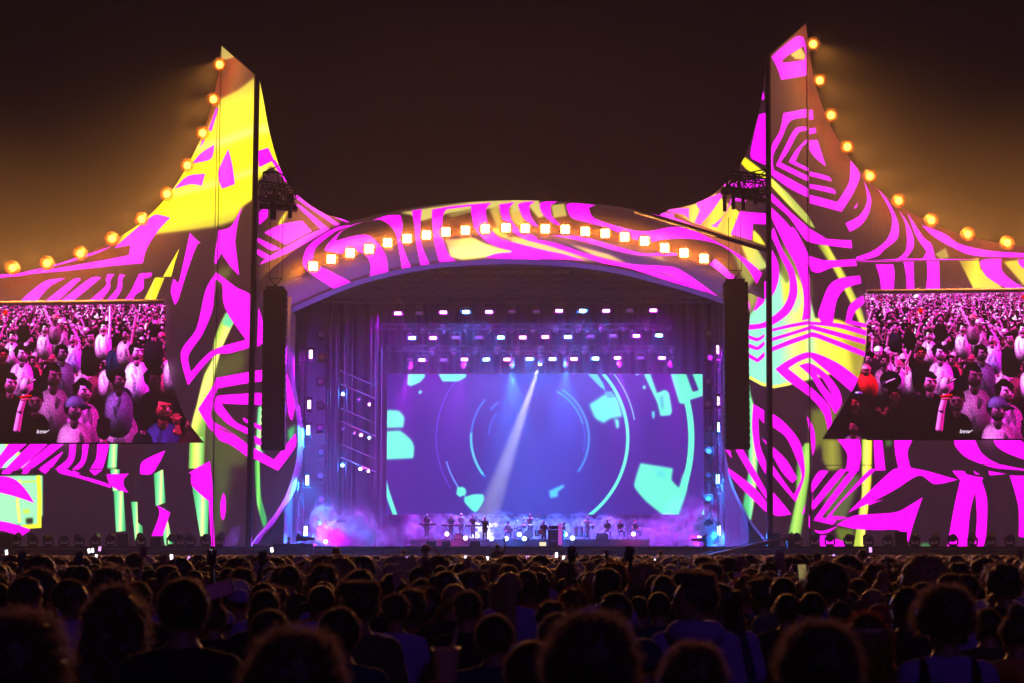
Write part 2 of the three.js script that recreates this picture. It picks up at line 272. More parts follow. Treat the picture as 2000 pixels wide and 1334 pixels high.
  DR.mag('440,30 470,-20 520,110 592,240 612,380 562,500 440,582 308,602 308,570 412,555 520,470 562,380 560,270 510,160 462,55', '440,85 490,180 502,270 480,360 438,425', '345,490 375,380 412,320 412,430', '575,-20 605,0 690,170 690,232 620,92',
    '440,600 560,570 690,545 690,568 560,590 440,618', '690,552 830,560 900,570 1030,605 1030,640 860,590 690,570', '306,628 370,650 412,625 412,645 370,672 306,650', '440,655 560,620 690,578 690,600 560,640 440,678', '690,575 720,578 1025,660 1025,692 720,605 690,600', '306,680 370,705 412,670 412,695 370,725 306,705', '440,715 560,665 690,620 690,648 560,695 440,742', '690,620 740,625 1010,730 1020,767 740,655 690,650', '306,738 370,775 412,735 412,765 372,800 306,765',
    '745,480 800,340 870,290 992,273 1000,320 900,355 850,430 828,562 760,560 740,520', '905,545 930,450 1010,393 1017,440 965,490 940,545 1030,565 1030,590 905,562', '690,153 780,180 965,173 974,216 830,225 740,257 693,242',
    '478,840 560,785 690,738 860,805 980,896 945,982 850,900 690,768 620,795 555,836 690,945 800,1060 822,1170 800,1225 770,1110 690,1012 560,915', '622,820 690,805 790,870 862,960 882,1042 842,1112 800,1050 740,960 690,880|728,870 770,905 828,1005 780,950', '668,1122 700,1170 718,1230 720,1310 706,1370 690,1250',
    '345,1050 412,1090 412,1172 375,1130 387,1300 422,1400 422,1478 365,1370 338,1200', '442,1098 520,1150 602,1240 640,1320 657,1480 602,1645 452,1465 452,1405 590,1600 638,1490 600,1370 540,1250 442,1170', '395,1255 452,1300 542,1385 612,1500 582,1530 520,1465 455,1350',
    '1085,205 1192,205 1202,250 1197,360 1120,360 1110,280', '1255,190 1317,190 1322,360 1275,360 1270,270', '1395,185 1472,185 1477,360 1390,360 1400,270', '1735,175 1850,170 1852,240 1910,300 1995,352 1890,352 1760,280 1720,200', '1948,175 2200,150 2200,260 1990,232', '940,178 1050,190 1720,176 1300,170 1060,180');
  DR.from(1360, 820, 3.1016);
  DR.mag('172,178 205,185 217,237', '235,176 282,178 420,420 427,482 330,340', '188,288 330,390 427,500 427,562 300,440 210,342', '453,423 520,500 577,572 490,583 453,545', '640,572 662,508 655,562', '682,570 690,600 688,660 680,640',
    '853,118 990,118 1000,200 985,310 900,312 915,210', '1073,118 1126,118 1147,307 1083,307', '1198,118 1312,118 1280,200 1300,290 1400,310 1540,350 1587,361 1448,390 1350,338 1210,420 1080,490 918,563 1000,480 1180,310 1225,300 1205,200', '1563,118 1690,118 1730,200 1820,260 2000,300 2200,330 2200,345 1985,308 1800,290 1640,230 1570,160', '1798,118 1950,118 2010,160 2200,260 2200,310 1985,240 1880,200 1820,160',
    '745,310 802,310 700,445 700,380', '858,310 908,310 715,542 706,500', '933,310 978,310 760,590 850,610 828,636 713,610 735,570', '1040,310 1083,308 880,500 818,580 920,590 860,604 788,592 850,520', '848,635 930,590 990,575 1200,560 1280,525 1372,468 1310,650 1287,745 1228,670 1100,668 960,660', '1040,520 1140,482 1060,500',
    '1600,360 1722,350 1762,480 1757,690 1735,780 1683,780 1700,600 1690,440 1660,560 1640,780 1518,780 1560,540', '1898,335 1990,338 2200,330 2200,700 1985,712 1953,700 1950,520', '728,710 780,700 902,740 897,775 760,775 740,740', '713,665 770,672 862,640 800,682 740,688', '1550,308 1622,310 1640,330 1737,350 1722,372 1618,376', '1678,306 1722,332 1690,330', '1768,308 1882,328 1778,337', '708,430 700,520 706,560');
  DR.from(1360, 360, 3.7037); DR.ox = 1000;
  DR.grad('1140,190 1350,135 1470,65 1645,200 1590,380 1300,275', '1200,200', '1620,260', [[0, '#6b5a34'], [0.3, '#d9ce4c'], [0.45, '#8c7c3a'], [0.65, '#e8da3a'], [0.8, '#a8a038'], [1, '#e3d535']], 0, 1);
  DR.grad('1745,325 1790,370 1840,445 1740,412', '1740,420', '1840,360', GOLD, 0, 2); DR.grad('1650,425 1760,440 1815,535 1860,600 1730,640 1690,520', '1650,470', '1830,520', [[0, '#d9c63e'], [1, '#a8b85a']], 0, 3); DR.fill('1690,560 1800,760 1760,880 1700,960', '#8a8a3c', 0, 6);
  DR.mag('1040,182 1280,172 1278,262 1240,218', '1335,132 1535,52 1512,100 1440,202 1362,292 1320,276 1358,190 1340,160', '1590,88 1582,140 1482,312 1438,302 1530,228', '1650,195 1855,212 1855,292 1745,285 1735,405 1583,362', '1615,78 1692,85 1692,127 1612,120', '1788,90 1855,95 1855,137 1788,130', '895,185 1175,212 1165,247 1010,222', '1000,200 1170,240 1330,300 1150,250', '1500,1 1700,-30 1850,-40 1850,10 1640,30',
    '1770,600 1810,690 1840,700 1855,780 1760,920 1790,740 1740,640', '1700,800 1725,900 1705,920');
  DR.from(0, 0, 1); DR.line('1579,45 1579,140 1582,540 1583,1070', '#170a12', 2.2); DR.line('1668,509 2200,507', '#2a1016', 2); DR.line('1585,909 2200,905', '#150a14', 2);
}
const DA = drawing(-19.5, 20, 14, 27.5, 51, zArch);
{
  const { x, c } = DA;
  x.fillStyle = '#26130f'; x.fillRect(0, 0, c.width, c.height);
  DA.from(500, 360, 3.7037);
  const P = '#b9aa58';
  DA.fill('1040,205 1260,168 1600,120 2050,105 2050,165 1700,178 1400,210 1200,268 1120,222', P, 0, 4); DA.fill('1380,220 1560,175 1700,160 1560,200 1420,240', '#7c6b33', 0, 4);
  DA.grad('1370,400 1560,385 1640,420 1760,460 1930,490 1650,532 1500,548 1405,525', '1400,400', '1500,545', [[0, '#a88a30'], [0.5, '#e6cf4a'], [1, '#f5e35a']], 0.5, 3); DA.fill('1670,320 1760,310 1830,380 2050,440 2050,465 1900,430 1750,375', '#dcb845', 0, 4); DA.fill('1690,185 1760,150 1780,260 1830,330 1740,320', '#a88e3c', 0, 4); DA.fill('1830,180 1900,150 1960,300 2030,350 1930,340 1850,270', '#b89a40', 0, 4);
  DA.from(1000, 360, 3.7037);
  DA.fill('0,108 130,112 105,175 0,210', P, 0, 3); DA.fill('125,165 200,135 235,235 190,245', P, 0, 3); DA.fill('280,150 380,138 400,230 300,245', '#a99848', 0, 3); DA.fill('0,375 150,400 420,480 610,560 300,522 0,435', '#e0bd45', 0, 4); DA.fill('190,335 420,430 700,505 840,575 600,522', '#dbb648', 0, 3); DA.fill('965,518 1080,520 1135,562', '#a08a44', 0, 3); DA.fill('1055,600 1180,618 1255,690 1120,652', '#c5b24a', 0, 3); DA.fill('1560,430 1700,450 1800,560 1800,640 1700,760 1650,640', '#86803c', 0, 6);
  DA.from(500, 360, 3.7037);
  DA.mag('690,295 600,330 560,352 450,440 418,500 430,572 560,640 712,717 640,740 575,760 400,650 338,575 368,460 460,380 590,310', '780,268 650,320 600,365 575,410 700,375 800,365 870,410 940,520 957,650 815,690 830,590 790,510 700,480 620,502 494,480 520,430 600,350 680,300',
    '838,262 950,225 1045,223 1062,300 1050,400 1085,510 1128,612 1058,618 1035,480 1010,360 960,290 900,257', '1128,190 1200,180 1190,300 1200,440 1258,580 1193,590 1160,430 1145,300', '1273,183 1420,158 1705,133 1640,147 1380,180 1353,230 1350,380 1390,500 1450,555 1328,565 1290,420 1275,280',
    '1558,150 1705,133 1665,180 1680,280 1750,380 1900,430 2100,480 2100,502 1850,480 1680,420 1588,330 1560,220', '1758,145 1872,128 1830,180 1850,260 1900,320 2030,380 2030,410 1880,360 1790,260', '1898,140 2020,126 1975,150 1990,230 2040,300 1990,290 1920,210', '1658,532 1750,500 1920,490 2050,492 2050,545 1800,540');
  DA.from(1000, 360, 3.7037);
  DA.mag('45,150 80,130 167,123 125,160 130,230 195,312 150,292 80,240', '200,140 240,125 330,123 280,150 290,230 365,302 300,282 220,212', '393,150 440,135 605,150 555,170 590,240 720,290 900,335 1010,335 1150,310 1300,310 1500,345 1640,410 1770,500 1812,560 1815,630 1770,722 1700,602 1600,500 1480,430 1300,395 1100,400 950,420 700,320 560,280 430,240',
    '0,300 30,340 130,390 300,420 520,495 700,545 900,580 1100,590 1200,610 1330,690 1520,830 1380,762 1150,660 900,602 700,580 470,510 250,440 100,400 0,342', '280,370 420,370 560,390 760,450 960,500 1100,490 1200,500 1180,517 950,517 750,480 500,410', '0,430 60,450 350,500 560,560 830,580 1050,640 1300,720 1420,790 1100,690 850,610 640,570 400,545 0,540', '1428,580 1470,538 1640,690 1600,712', '895,182 1175,212 1165,245 1000,215');
}

// a face as a grid of points pt(u, v) with a back and closed edges
function sheet(pt, nu, nv, thick, D) {
  const pos = [], idx = [];
  for (let k = 0; k < 2; k++) for (let j = 0; j <= nv; j++) for (let i = 0; i <= nu; i++) { const p = pt(i / nu, j / nv); pos.push(p.x, p.y, p.z - k * thick); }
  const W = nu + 1, N = W * (nv + 1), q = (a, b, c, d) => idx.push(a, b, c, a, c, d);
  for (let j = 0; j < nv; j++) for (let i = 0; i < nu; i++) { const a = j * W + i; q(a, a + W, a + W + 1, a + 1); q(N + a, N + a + 1, N + a + W + 1, N + a + W); }
  const rim = []; for (let i = 0; i < nu; i++) rim.push(i); for (let j = 0; j < nv; j++) rim.push(j * W + nu); for (let i = nu; i > 0; i--) rim.push(nv * W + i); for (let j = nv; j > 0; j--) rim.push(j * W);
  rim.forEach((a, i) => { const b = rim[(i + 1) % rim.length]; q(a, b, N + b, N + a); });
  let g = new THREE.BufferGeometry(); g.setAttribute('position', new THREE.Float32BufferAttribute(pos, 3)); g.setIndex(idx);
  if (D) D.uv(g);
  g = g.toNonIndexed(); g.computeVertexNormals();
  // smooth the front, keep the edges hard
  const p = g.attributes.position, n = g.attributes.normal, by = new Map(), key = (i) => `${p.getX(i).toFixed(3)},${p.getY(i).toFixed(3)},${p.getZ(i).toFixed(3)}`;
  const front = nu * nv * 6;
  for (let i = 0; i < front; i++) { const k = key(i); if (!by.has(k)) by.set(k, V(0, 0, 0)); by.get(k).add(V(n.getX(i), n.getY(i), n.getZ(i)).multiplyScalar(Math.sign(n.getZ(i)) || 1)); }
  return g;
}
const cloth2 = cloth.clone(); cloth2.repeat.set(9, 11);
const faceMat = (D) => new THREE.MeshStandardMaterial({ color: lin(0.27, 0.25, 0.25), roughness: 0.85, emissive: lin(1, 1, 1), emissiveIntensity: 1.75, emissiveMap: D.texture(), bumpMap: cloth2, bumpScale: 0.03 });  // plain cloth; the projected light is painted in as its own glow
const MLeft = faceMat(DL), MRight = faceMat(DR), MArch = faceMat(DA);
// outlines of the towers
const wingL = smooth('88,433 135,427 200,415 264,394 328,364 383,327 432,279 470,220 500,157 520,96 534,25 541,-60 546,-130'), foldL = curve('88,433 150,430 300,427 540,419 1070,415');
const mastL = curve('150,503 600,496 1070,487'), innerL = smooth('150,505 185,512 240,522 310,540 360,563 395,598 420,640 436,690 470,665 520,606 560,578 600,567 735,564 790,575 850,582 890,580 950,565 1000,540 1030,517 1052,498 1070,488');
const wingR = smooth('45,1574 86,1579 157,1591 225,1613 287,1646 344,1689 392,1745 430,1808 457,1876 474,1950 484,2020 494,2120'), foldR = curve('45,1574 140,1578 540,1582 1070,1583');
const mastR = curve('110,1499 600,1501 1070,1503'), innerR = smooth('114,1498 185,1490 220,1482 280,1465 320,1447 355,1420 385,1385 403,1340 415,1290 450,1320 500,1390 560,1440 610,1466 640,1464 700,1440 780,1414 850,1411 894,1418 939,1429 988,1450 1026,1473 1054,1495 1070,1502');
function tower(name, label, side) {
  const L = side < 0, zf = L ? zLeft : zRight, D = L ? DL : DR, m = L ? MLeft : MRight, t = thing(name, label, 'stage tower', 'projection towers flanking the stage');
  const wing = L ? wingL : wingR, fold = L ? foldL : foldR, mast = L ? mastL : mastR, inner = L ? innerL : innerR;
  const top = L ? 88 : 45, out = L ? -135 : 2135, mtop = L ? 150 : 111, bottom = 1070, P = (px, py) => at(px, py, zf(px));
  const wtop = L ? 546 : 494;
  const wx = (py) => (py >= wtop ? out : wing(py));
  // outer wing, in two sheets: the sweep up to the tip and the wall below
  mesh('wing_glow_cloth', sheet((u, v) => { const py = lerp(top + 2, wtop, v); const a = wx(py), b = fold(py); return P(L ? lerp(a, b, u) : lerp(b, a, u), py); }, 16, 60, 0.3, D), m, t);
  mesh('wing_glow_cloth', sheet((u, v) => { const py = lerp(wtop + 0.05, bottom, v), a = out, b = fold(py); return P(L ? lerp(a, b, u) : lerp(b, a, u), py); }, 16, 24, 0.3, D), m, t);
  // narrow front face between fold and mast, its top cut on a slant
  mesh('tower_glow_cloth', sheet((u, v) => { const k = L ? u : 1 - u, py0 = lerp(top, mtop, k), py = lerp(py0, bottom, v), a = fold(py), b = mast(py); return P(lerp(a, b, L ? k : k), py); }, 8, 50, 0.3, D), m, t);
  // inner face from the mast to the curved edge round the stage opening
  const im = mesh('inner_glow_cloth', sheet((u, v) => { const py = lerp(mtop + 3, bottom, v), a = mast(py), b = inner(py); return P(L ? lerp(a, Math.max(b, a + 0.5), u) : lerp(Math.min(b, a - 0.5), a, u), py); }, 10, 110, 0.3, D), m, t);
  // pale returned edge of the opening
  const depth = L ? 3.2 : 1.0;
  mesh('edge_return', sheet((u, v) => { const py = lerp(L ? 604 : 640, 1062, v), p = P(inner(py) + (L ? -0.4 : 0.4), py); p.z -= 0.31 + u * depth; p.x += (L ? 1 : -1) * 0.02; return p; }, 3, 60, 0.02, null), M.rimCloth, im);
  // mast and the seam rope along the fold
  mesh('mast', tube(P(mast(mtop - 4), mtop - 4).add(V(0, 0, 0.25)), P(mast(1068), 1068).add(V(0, 0, 0.25)), 0.2, 10, 0.24), M.mast, t);
  mesh('seam_rope', tube(P(fold(top + 30), top + 30).add(V(0, 0, 0.03)), P(fold(1068), 1068).add(V(0, 0, 0.03)), 0.03, 5), M.mast, t);
  const a = P(fold(top), top), b = P(mast(mtop), mtop); a.z += 0.05; b.z += 0.05;
  mesh('top_bar', tube(a, b, 0.06, 6), M.mast, t);
  return t;
}
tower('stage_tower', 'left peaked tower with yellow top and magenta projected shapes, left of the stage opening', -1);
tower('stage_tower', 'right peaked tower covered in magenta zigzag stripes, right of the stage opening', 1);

{ // the arched canopy over the opening
  const t = thing('arch_canopy', 'bulging arched canopy with magenta and yellow swirls over the stage opening', 'canopy');
  const A = mesh('arch_glow_cloth', sheet((u, v) => { const px = lerp(507, 1493, u), py = lerp(archTop(px), archLow(px), v); return at(px, py, zArch(px, py)); }, 80, 16, 0.25, DA), MArch, t);
  mesh('soffit_edge', sheet((u, v) => { const px = lerp(566, 1461, u), p = at(px, archLow(px), -130.6); p.y -= 0.01; p.z = -130.3 - v * 1.6; p.y -= v * 0.12; return p; }, 60, 2, 0.02, null), M.rimCloth, A);
}

// ---------------------------------------------------------------- inside of the stage
{
  const roofY = at(1000, 505, -130).y, back = -149;
  tag(mesh('stage_roof', box(34, 0.2, 19.5, 0.3, roofY + 0.1, -140.6), dull(0.012, 0.009, 0.008, 0.8)), 'dark roof over the stage', null, null, 'structure');
  const wallL = mesh('side_drape', sheet((u, v) => V(-16.2 + 1.3 * u + 0.12 * Math.sin(u * 60), lerp(roofY, DECK, v), lerp(-131.6, back, u)), 60, 1, 0.05, null), M.drape);
  tag(wallL, 'black drape hung along the left side of the stage', 'drape');
  tag(mesh('side_drape', sheet((u, v) => V(16.8 - 0.6 * u + 0.12 * Math.sin(u * 60), lerp(roofY, DECK, v), lerp(-131.6, back, u)), 60, 1, 0.05, null), M.drape), 'black drape hung along the right side of the stage', 'drape');
  tag(mesh('back_drape', sheet((u, v) => V(lerp(-16, 17.5, u), lerp(roofY, DECK, v), back + 0.14 * Math.sin(u * 200)), 260, 1, 0.05, null), M.drape), 'black drape behind the big screen at the back', 'drape');
  // roof trusses across the stage
  for (let i = 0; i < 5; i++) {
    const z = -132.5 - i * 3.2, t = mesh('roof_truss', truss(V(-15.4, roofY - 0.7, z), V(16.2, roofY - 0.7, z), 0.7, 1.1, 0.045), M.steel);
    tag(t, `box truss under the stage roof, ${ORD[i]} from the front`, 'truss', 'roof trusses');
  }
}
// the big screen at the back
{
  const zs = -146.5, a = at(757, 731, zs), b = at(1375, 1005, zs), DS = drawing(a.x, b.x, b.y, a.y, 40, () => zs), { x, c } = DS, CY = '#58f7bc';
  const bg = x.createRadialGradient(c.width * 0.46, c.height * 0.45, 30, c.width * 0.46, c.height * 0.45, c.width * 0.55);  // backdrop gradient, with the blue and violet stage haze painted in
  bg.addColorStop(0, '#0c1668'); bg.addColorStop(0.5, '#140f68'); bg.addColorStop(1, '#260a62'); x.fillStyle = bg; x.fillRect(0, 0, c.width, c.height);
  DS.from(0, 0, 1);
  const ring = (r, a0, a1, w, col, blur = 0) => { const n = 30, q = []; for (let i = 0; i <= n; i++) { const t = lerp(a0, a1, i / n) * Math.PI / 180; q.push(`${1038 + r * Math.cos(t)},${856 + r * Math.sin(t)}`); } x.filter = blur ? `blur(${blur}px)` : 'none'; x.lineCap = 'butt'; DS.line(q.join(' '), col, w); x.filter = 'none'; };
  ring(118, 140, 220, 7, '#2a6fd0', 1); ring(118, 143, 185, 8, '#46c8d8', 1); ring(112, -58, 36, 7, '#2f9fc8', 2); ring(104, -62, -15, 5, '#2fc0c0', 2); ring(104, -15, 15, 4, '#2060b0', 2); ring(84, 185, 215, 4, '#3a78d0', 2);
  ring(188, -42, 60, 11, CY, 1); ring(204, -48, -10, 4, '#6fe0d8', 1); ring(186, 148, 232, 3, '#5a4ac8', 1); ring(172, 135, 165, 5, '#58a0e0', 1); ring(312, -40, 36, 20, CY, 1);
  DS.from(500, 700, 3.335);
  DS.fill('990,90 1100,90 1102,118 1070,155 1010,182 984,170', CY, 0.5, 2); DS.fill('1178,90 1372,90 1370,122 1320,150 1270,152 1215,152', CY, 0.5, 2); DS.fill('1070,205 1085,215 1075,230 1058,235 1060,215', CY, 0.9, 2);
  DS.fill('840,335 930,340 968,385 960,452 840,455', CY, 0.5, 3); DS.fill('840,475 940,470 1012,530 1032,580 1026,652 840,661', CY, 0.5, 3); DS.fill('840,788 852,788 872,870 926,1030 895,1030 850,900', CY, 0.5, 1.5);
  DS.fill('1310,842 1345,836 1368,855 1370,882 1330,905 1304,885', CY, 0.9, 2); DS.fill('1355,907 1410,885 1478,884 1486,920 1445,992 1415,997 1360,940', CY, 0.9, 2); DS.fill('1592,280 1530,340 1522,330 1560,290', '#3f78d8', 0, 2);
  DS.from(1000, 700, 3.335);
  DS.fill('485,95 550,95 592,160 612,215 568,182', '#3fd0c0', 0.5, 1.5); DS.fill('500,300 600,235 650,222 692,270 722,380 640,395 600,424 540,390', CY, 0.7, 4); DS.fill('665,390 697,400 697,455 678,458', CY, 0.5, 3); DS.fill('600,215 650,215 665,255 620,260', '#3fb0c8', 0.5, 2);
  DS.fill('850,90 897,90 945,225 992,203 1022,225 1042,340 1030,372 965,377 940,280', CY, 0.5, 2.5); DS.fill('960,250 985,240 990,330 970,335', '#35c0b8', 0.5, 3); DS.fill('860,170 874,188 862,206 847,190', CY, 0.9, 2); DS.fill('908,345 928,342 930,375 922,400 912,380', '#50d8c8', 0.9, 2); DS.fill('800,102 830,102 825,110 805,110', CY, 0, 1);
  DS.fill('1028,90 1130,90 1177,217 1215,207 1168,90 1270,90 1270,237 1130,282 1120,300 1088,292', CY, 0.3, 2.5); DS.fill('835,680 1050,715 1040,790 1087,842 1110,760 1150,700 1140,860 1080,1040 1010,1040 870,930 793,830', CY, 0.5, 3); DS.fill('940,720 1000,725 1000,790 930,770', '#46e0c0', 0.5, 5);
  DS.fill('1270,920 1228,1030 1252,1030 1270,980', CY, 0, 1); DS.fill('240,862 335,820 345,835 300,870 302,900 248,912', '#3fc8d0', 0.5, 3);
  const t = thing('led_screen', 'wide screen at the back of the stage with turquoise rings and blocks', 'screen');
  const face = new THREE.PlaneGeometry(b.x - a.x, a.y - b.y).translate((a.x + b.x) / 2, (a.y + b.y) / 2, zs + 0.06);
  mesh('display', face, new THREE.MeshPhysicalMaterial({ specularIntensity: 0.05, color: lin(0.003, 0.003, 0.0035), roughness: 0.7, emissive: lin(1, 1, 1), emissiveIntensity: 1.25, emissiveMap: DS.texture() }), t);
  mesh('cabinet_back', box(b.x - a.x + 0.1, a.y - b.y + 0.1, 0.1, (a.x + b.x) / 2, (a.y + b.y) / 2, zs), M.black, t);
}

// ---------------------------------------------------------------- the two video walls: the live picture of the audience
const VX0 = 1600, VY0 = 562, VW = 640, VH = 310, VK = 2;              // the picture spans 640 x 310 photograph pixels
const videoTex = (() => {
  const W = VW * VK, H = VH * VK, buf = new Float32Array(W * H * 3), rgb = (h) => [1, 3, 5].map((k) => parseInt(h.slice(k, k + 2), 16) / 255);
  for (let y = 0; y < H; y++) for (let x = 0; x < W; x++) { const t = y / H, n = noise(x / 7, y / 5, 3), k = t < 0.35 ? lerp(0.75, 0.16, t / 0.35) : lerp(0.16, 0.03, (t - 0.35) / 0.65), o = (y * W + x) * 3; buf[o] = k * (0.6 + 0.8 * n); buf[o + 1] = k * 0.32 * n; buf[o + 2] = k * (0.4 + 0.6 * n); }
  let gain = 1;                                                     // how much of the stage light reaches the person being drawn
  const L1 = [-0.55, -0.5, 0.67], L2 = [0.86, -0.35, 0.1];
  const shade = (o, col, nx, ny, nz, al, grain) => {
    const a = Math.max(0, nx * L1[0] + ny * L1[1] + nz * L1[2]), b = Math.max(0, nx * L2[0] + ny * L2[1] + nz * L2[2]), q = gain * grain, A = a * a * 1.25 + 0.09;
    const r = col[0] * q * (A + b * 0.95), g = col[1] * q * (A * 0.74 + b * 0.1), bl = col[2] * q * (A * 0.98 + b * 0.75);
    buf[o] += (r - buf[o]) * al; buf[o + 1] += (g - buf[o + 1]) * al; buf[o + 2] += (bl - buf[o + 2]) * al;
  };
  const E = (cx, cy, rx, ry, hex, rot = 0, mask, rough = 0.25, pow = 2) => {
    const col = typeof hex === 'string' ? rgb(hex) : hex, X = (cx - VX0) * VK, Y = (cy - VY0) * VK, RX = rx * VK, RY = ry * VK, R = Math.max(RX, RY) + 1.5, s = Math.sin(rot), c = Math.cos(rot), soft = 1.3 / Math.min(RX, RY);
    for (let y = Math.max(0, Math.floor(Y - R)); y < Math.min(H, Y + R); y++) for (let x = Math.max(0, Math.floor(X - R)); x < Math.min(W, X + R); x++) {
      const dx = x + 0.5 - X, dy = y + 0.5 - Y, u = (dx * c + dy * s) / RX, v = (-dx * s + dy * c) / RY, d = pow === 2 ? Math.hypot(u, v) : Math.pow(Math.abs(u) ** pow + Math.abs(v) ** pow, 1 / pow); if (d > 1 + soft) continue;
      const m = mask ? mask(u, v) : 1; if (m <= 0) continue;
      const k = Math.min(d, 0.98), z = Math.sqrt(1 - k * k), q = pow === 2 ? 1 : 0.8, f = d > 1e-4 ? k / Math.max(d, Math.hypot(u, v)) * q : 1, nu = u * f, nv = v * f;
      shade((y * W + x) * 3, col, nu * c - nv * s, nu * s + nv * c, z, clamp((1 + soft - d) / soft / 1.4, 0, 1) * Math.min(1, m), 1 - rough + 2 * rough * noise(x / 2.6, y / 2.6, 7));
    }
  };
  const cap = (ax, ay, ra, bx, by, rb, hex) => {
    const col = rgb(hex), A = [(ax - VX0) * VK, (ay - VY0) * VK], B = [(bx - VX0) * VK, (by - VY0) * VK], R = Math.max(ra, rb) * VK + 1.5, dx = B[0] - A[0], dy = B[1] - A[1], L2 = dx * dx + dy * dy + 1e-6;
    for (let y = Math.max(0, Math.floor(Math.min(A[1], B[1]) - R)); y < Math.min(H, Math.max(A[1], B[1]) + R); y++) for (let x = Math.max(0, Math.floor(Math.min(A[0], B[0]) - R)); x < Math.min(W, Math.max(A[0], B[0]) + R); x++) {
      const px = x + 0.5 - A[0], py = y + 0.5 - A[1], t = clamp((px * dx + py * dy) / L2, 0, 1), ex = px - dx * t, ey = py - dy * t, r = lerp(ra, rb, t) * VK, d = Math.hypot(ex, ey) / r; if (d > 1 + 1 / r) continue;
      const k = Math.min(d, 0.98), f = d > 1e-4 ? k / (d * r) : 0; shade((y * W + x) * 3, col, ex * f, ey * f, Math.sqrt(1 - k * k), clamp((1 + 1 / r - d) * r, 0, 1), 0.9 + 0.2 * noise(x / 3, y / 3, 5));
    }
  };
  const stroke = (pts, w, hex) => { for (let i = 1; i < pts.length; i++) cap(...pts[i - 1], w * (0.54 - 0.06 * i), ...pts[i], w * (0.48 - 0.06 * i), hex); return; for (let i = 1; i < pts.length; i++) { const [ax, ay] = pts[i - 1], [bx, by] = pts[i], L = Math.hypot(bx - ax, by - ay), a = Math.atan2(by - ay, bx - ax); E((ax + bx) / 2, (ay + by) / 2, L / 2 + w * 0.3, w / 2, hex, a, null, 0.12); E(ax, ay, w * 0.48, w * 0.48, hex, 0, null, 0.12); } };
  const fan = (cx, cy, s, o = {}) => {
    const { shirt = '#120812', skin = '#d76ab0', hair = '#140610', look = 1 } = o, hard = s > 8; gain = (o.gain ?? rr(0.35, 1.6)); const tilt = rr(-0.25, 0.25);
    
    E(cx, cy + s * 2.95, s * 1.32, s * 2.05, shirt, 0, null, 0.3, 2.7);
    if (hard) for (let k = 0; k < 3; k++) E(cx + rr(-0.7, 0.7) * s, cy + s * rr(1.8, 3.4), s * 0.16, s * rr(0.4, 0.8), '#05030a', rr(-0.4, 0.4), () => 0.35);
    E(cx, cy + s * 0.95, s * 0.33, s * 0.45, skin); E(cx, cy + s * 0.9, s * 0.34, s * 0.22, '#1a0410', 0, () => 0.5);
    E(cx, cy, s * 0.6, s * 0.8, look === 0 ? hair : skin, tilt, null, look === 0 ? 0.6 : 0.08);
    if (look) {
      const d = look === 2 ? 0 : look;
      if (hard) {
        E(cx + d * 0.16 * s, cy + s * 0.5, s * 0.36, s * 0.28, '#3a1020', 0, (u, v) => (o.beard ? 0.8 : 0.07));
        for (const e of [-1, 1]) { const X = cx + d * s * 0.24 + e * s * 0.24; E(X, cy - s * 0.02, s * 0.17, s * 0.1, '#3a0a24', 0, () => 0.75); E(X, cy - s * 0.01, s * 0.07, s * 0.05, '#080208'); E(X, cy - s * 0.17, s * 0.18, s * 0.05, '#10040a'); }
        E(cx + d * s * 0.36, cy + s * 0.12, s * 0.1, s * 0.2, '#ffc4ea', 0, () => 0.55); E(cx + d * s * 0.36, cy + s * 0.3, s * 0.14, s * 0.05, '#40102a', 0, () => 0.6);
        E(cx + d * s * 0.26, cy + s * 0.48, s * 0.2, s * 0.06, '#5a0c2c', 0, () => 0.9); E(cx + d * s * 0.26, cy + s * 0.44, s * 0.13, s * 0.025, '#ffe0f4', 0, () => (look === 2 ? 0.9 : 0.2));
        E(cx - d * s * 0.1, cy + s * 0.06, s * 0.1, s * 0.17, skin);
      }
      E(cx - d * s * 0.12, cy - s * 0.22, s * 0.72, s * 0.74, hair, 0, (u, v) => (look === 2 ? (v < -0.28 - 0.2 * Math.abs(u) || (Math.abs(u) > 0.82 && v < 0.3) ? 1 : 0) : v < -0.3 + 0.15 * u * d || u * d < -0.3 - 0.4 * Math.max(0, v) ? 1 : 0), 0.7);
    }
    if (!o.cap && s > 4) for (let k = 0; k < 9; k++) { const a = rr(-2.9, -0.3), d = look === 2 || !look ? 0 : look; E(cx - d * s * 0.15 + Math.cos(a) * s * 0.58, cy - s * 0.22 + Math.sin(a) * s * 0.56, s * rr(0.16, 0.3), s * rr(0.14, 0.26), hair, rr(0, 3), null, 0.7); }
    if (o.cap) { const d = look === 2 ? 0 : look; E(cx, cy - s * 0.28, s * 0.76, s * 0.74, o.cap, 0, (u, v) => (v < 0.12 ? 1 : 0), 0.1); E(cx + d * s * 0.78, cy - s * 0.2, s * 0.5, s * 0.14, o.brim ?? o.cap, d * 0.15); }
    if (o.arm) { const [ex, ey, hx, hy] = o.arm, w = s * 0.42; stroke([[cx + Math.sign(ex) * s * 0.9, cy + s * 1.5], [cx + ex * s, cy + ey * s], [cx + hx * s, cy + hy * s]], w, o.sleeve ?? skin); const X = cx + hx * s, Y = cy + hy * s; E(X, Y - s * 0.15, s * 0.26, s * 0.32, skin); for (let k = -2; k <= 2; k++) stroke([[X + k * s * 0.08, Y - s * 0.2], [X + k * s * 0.16, Y - s * (0.52 - 0.05 * k * k)]], s * 0.17, skin); }
    gain = 1;
  };
  const tones = ['#d76ab0', '#c0508f', '#e88cc4', '#a83a78', '#f0a0d0'], shirts = ['#120812', '#1a0c1e', '#e9b4ee', '#f6d6f6', '#3c1238', '#7a1c50', '#0c0a20', '#d9a0e6', '#8a1448'];
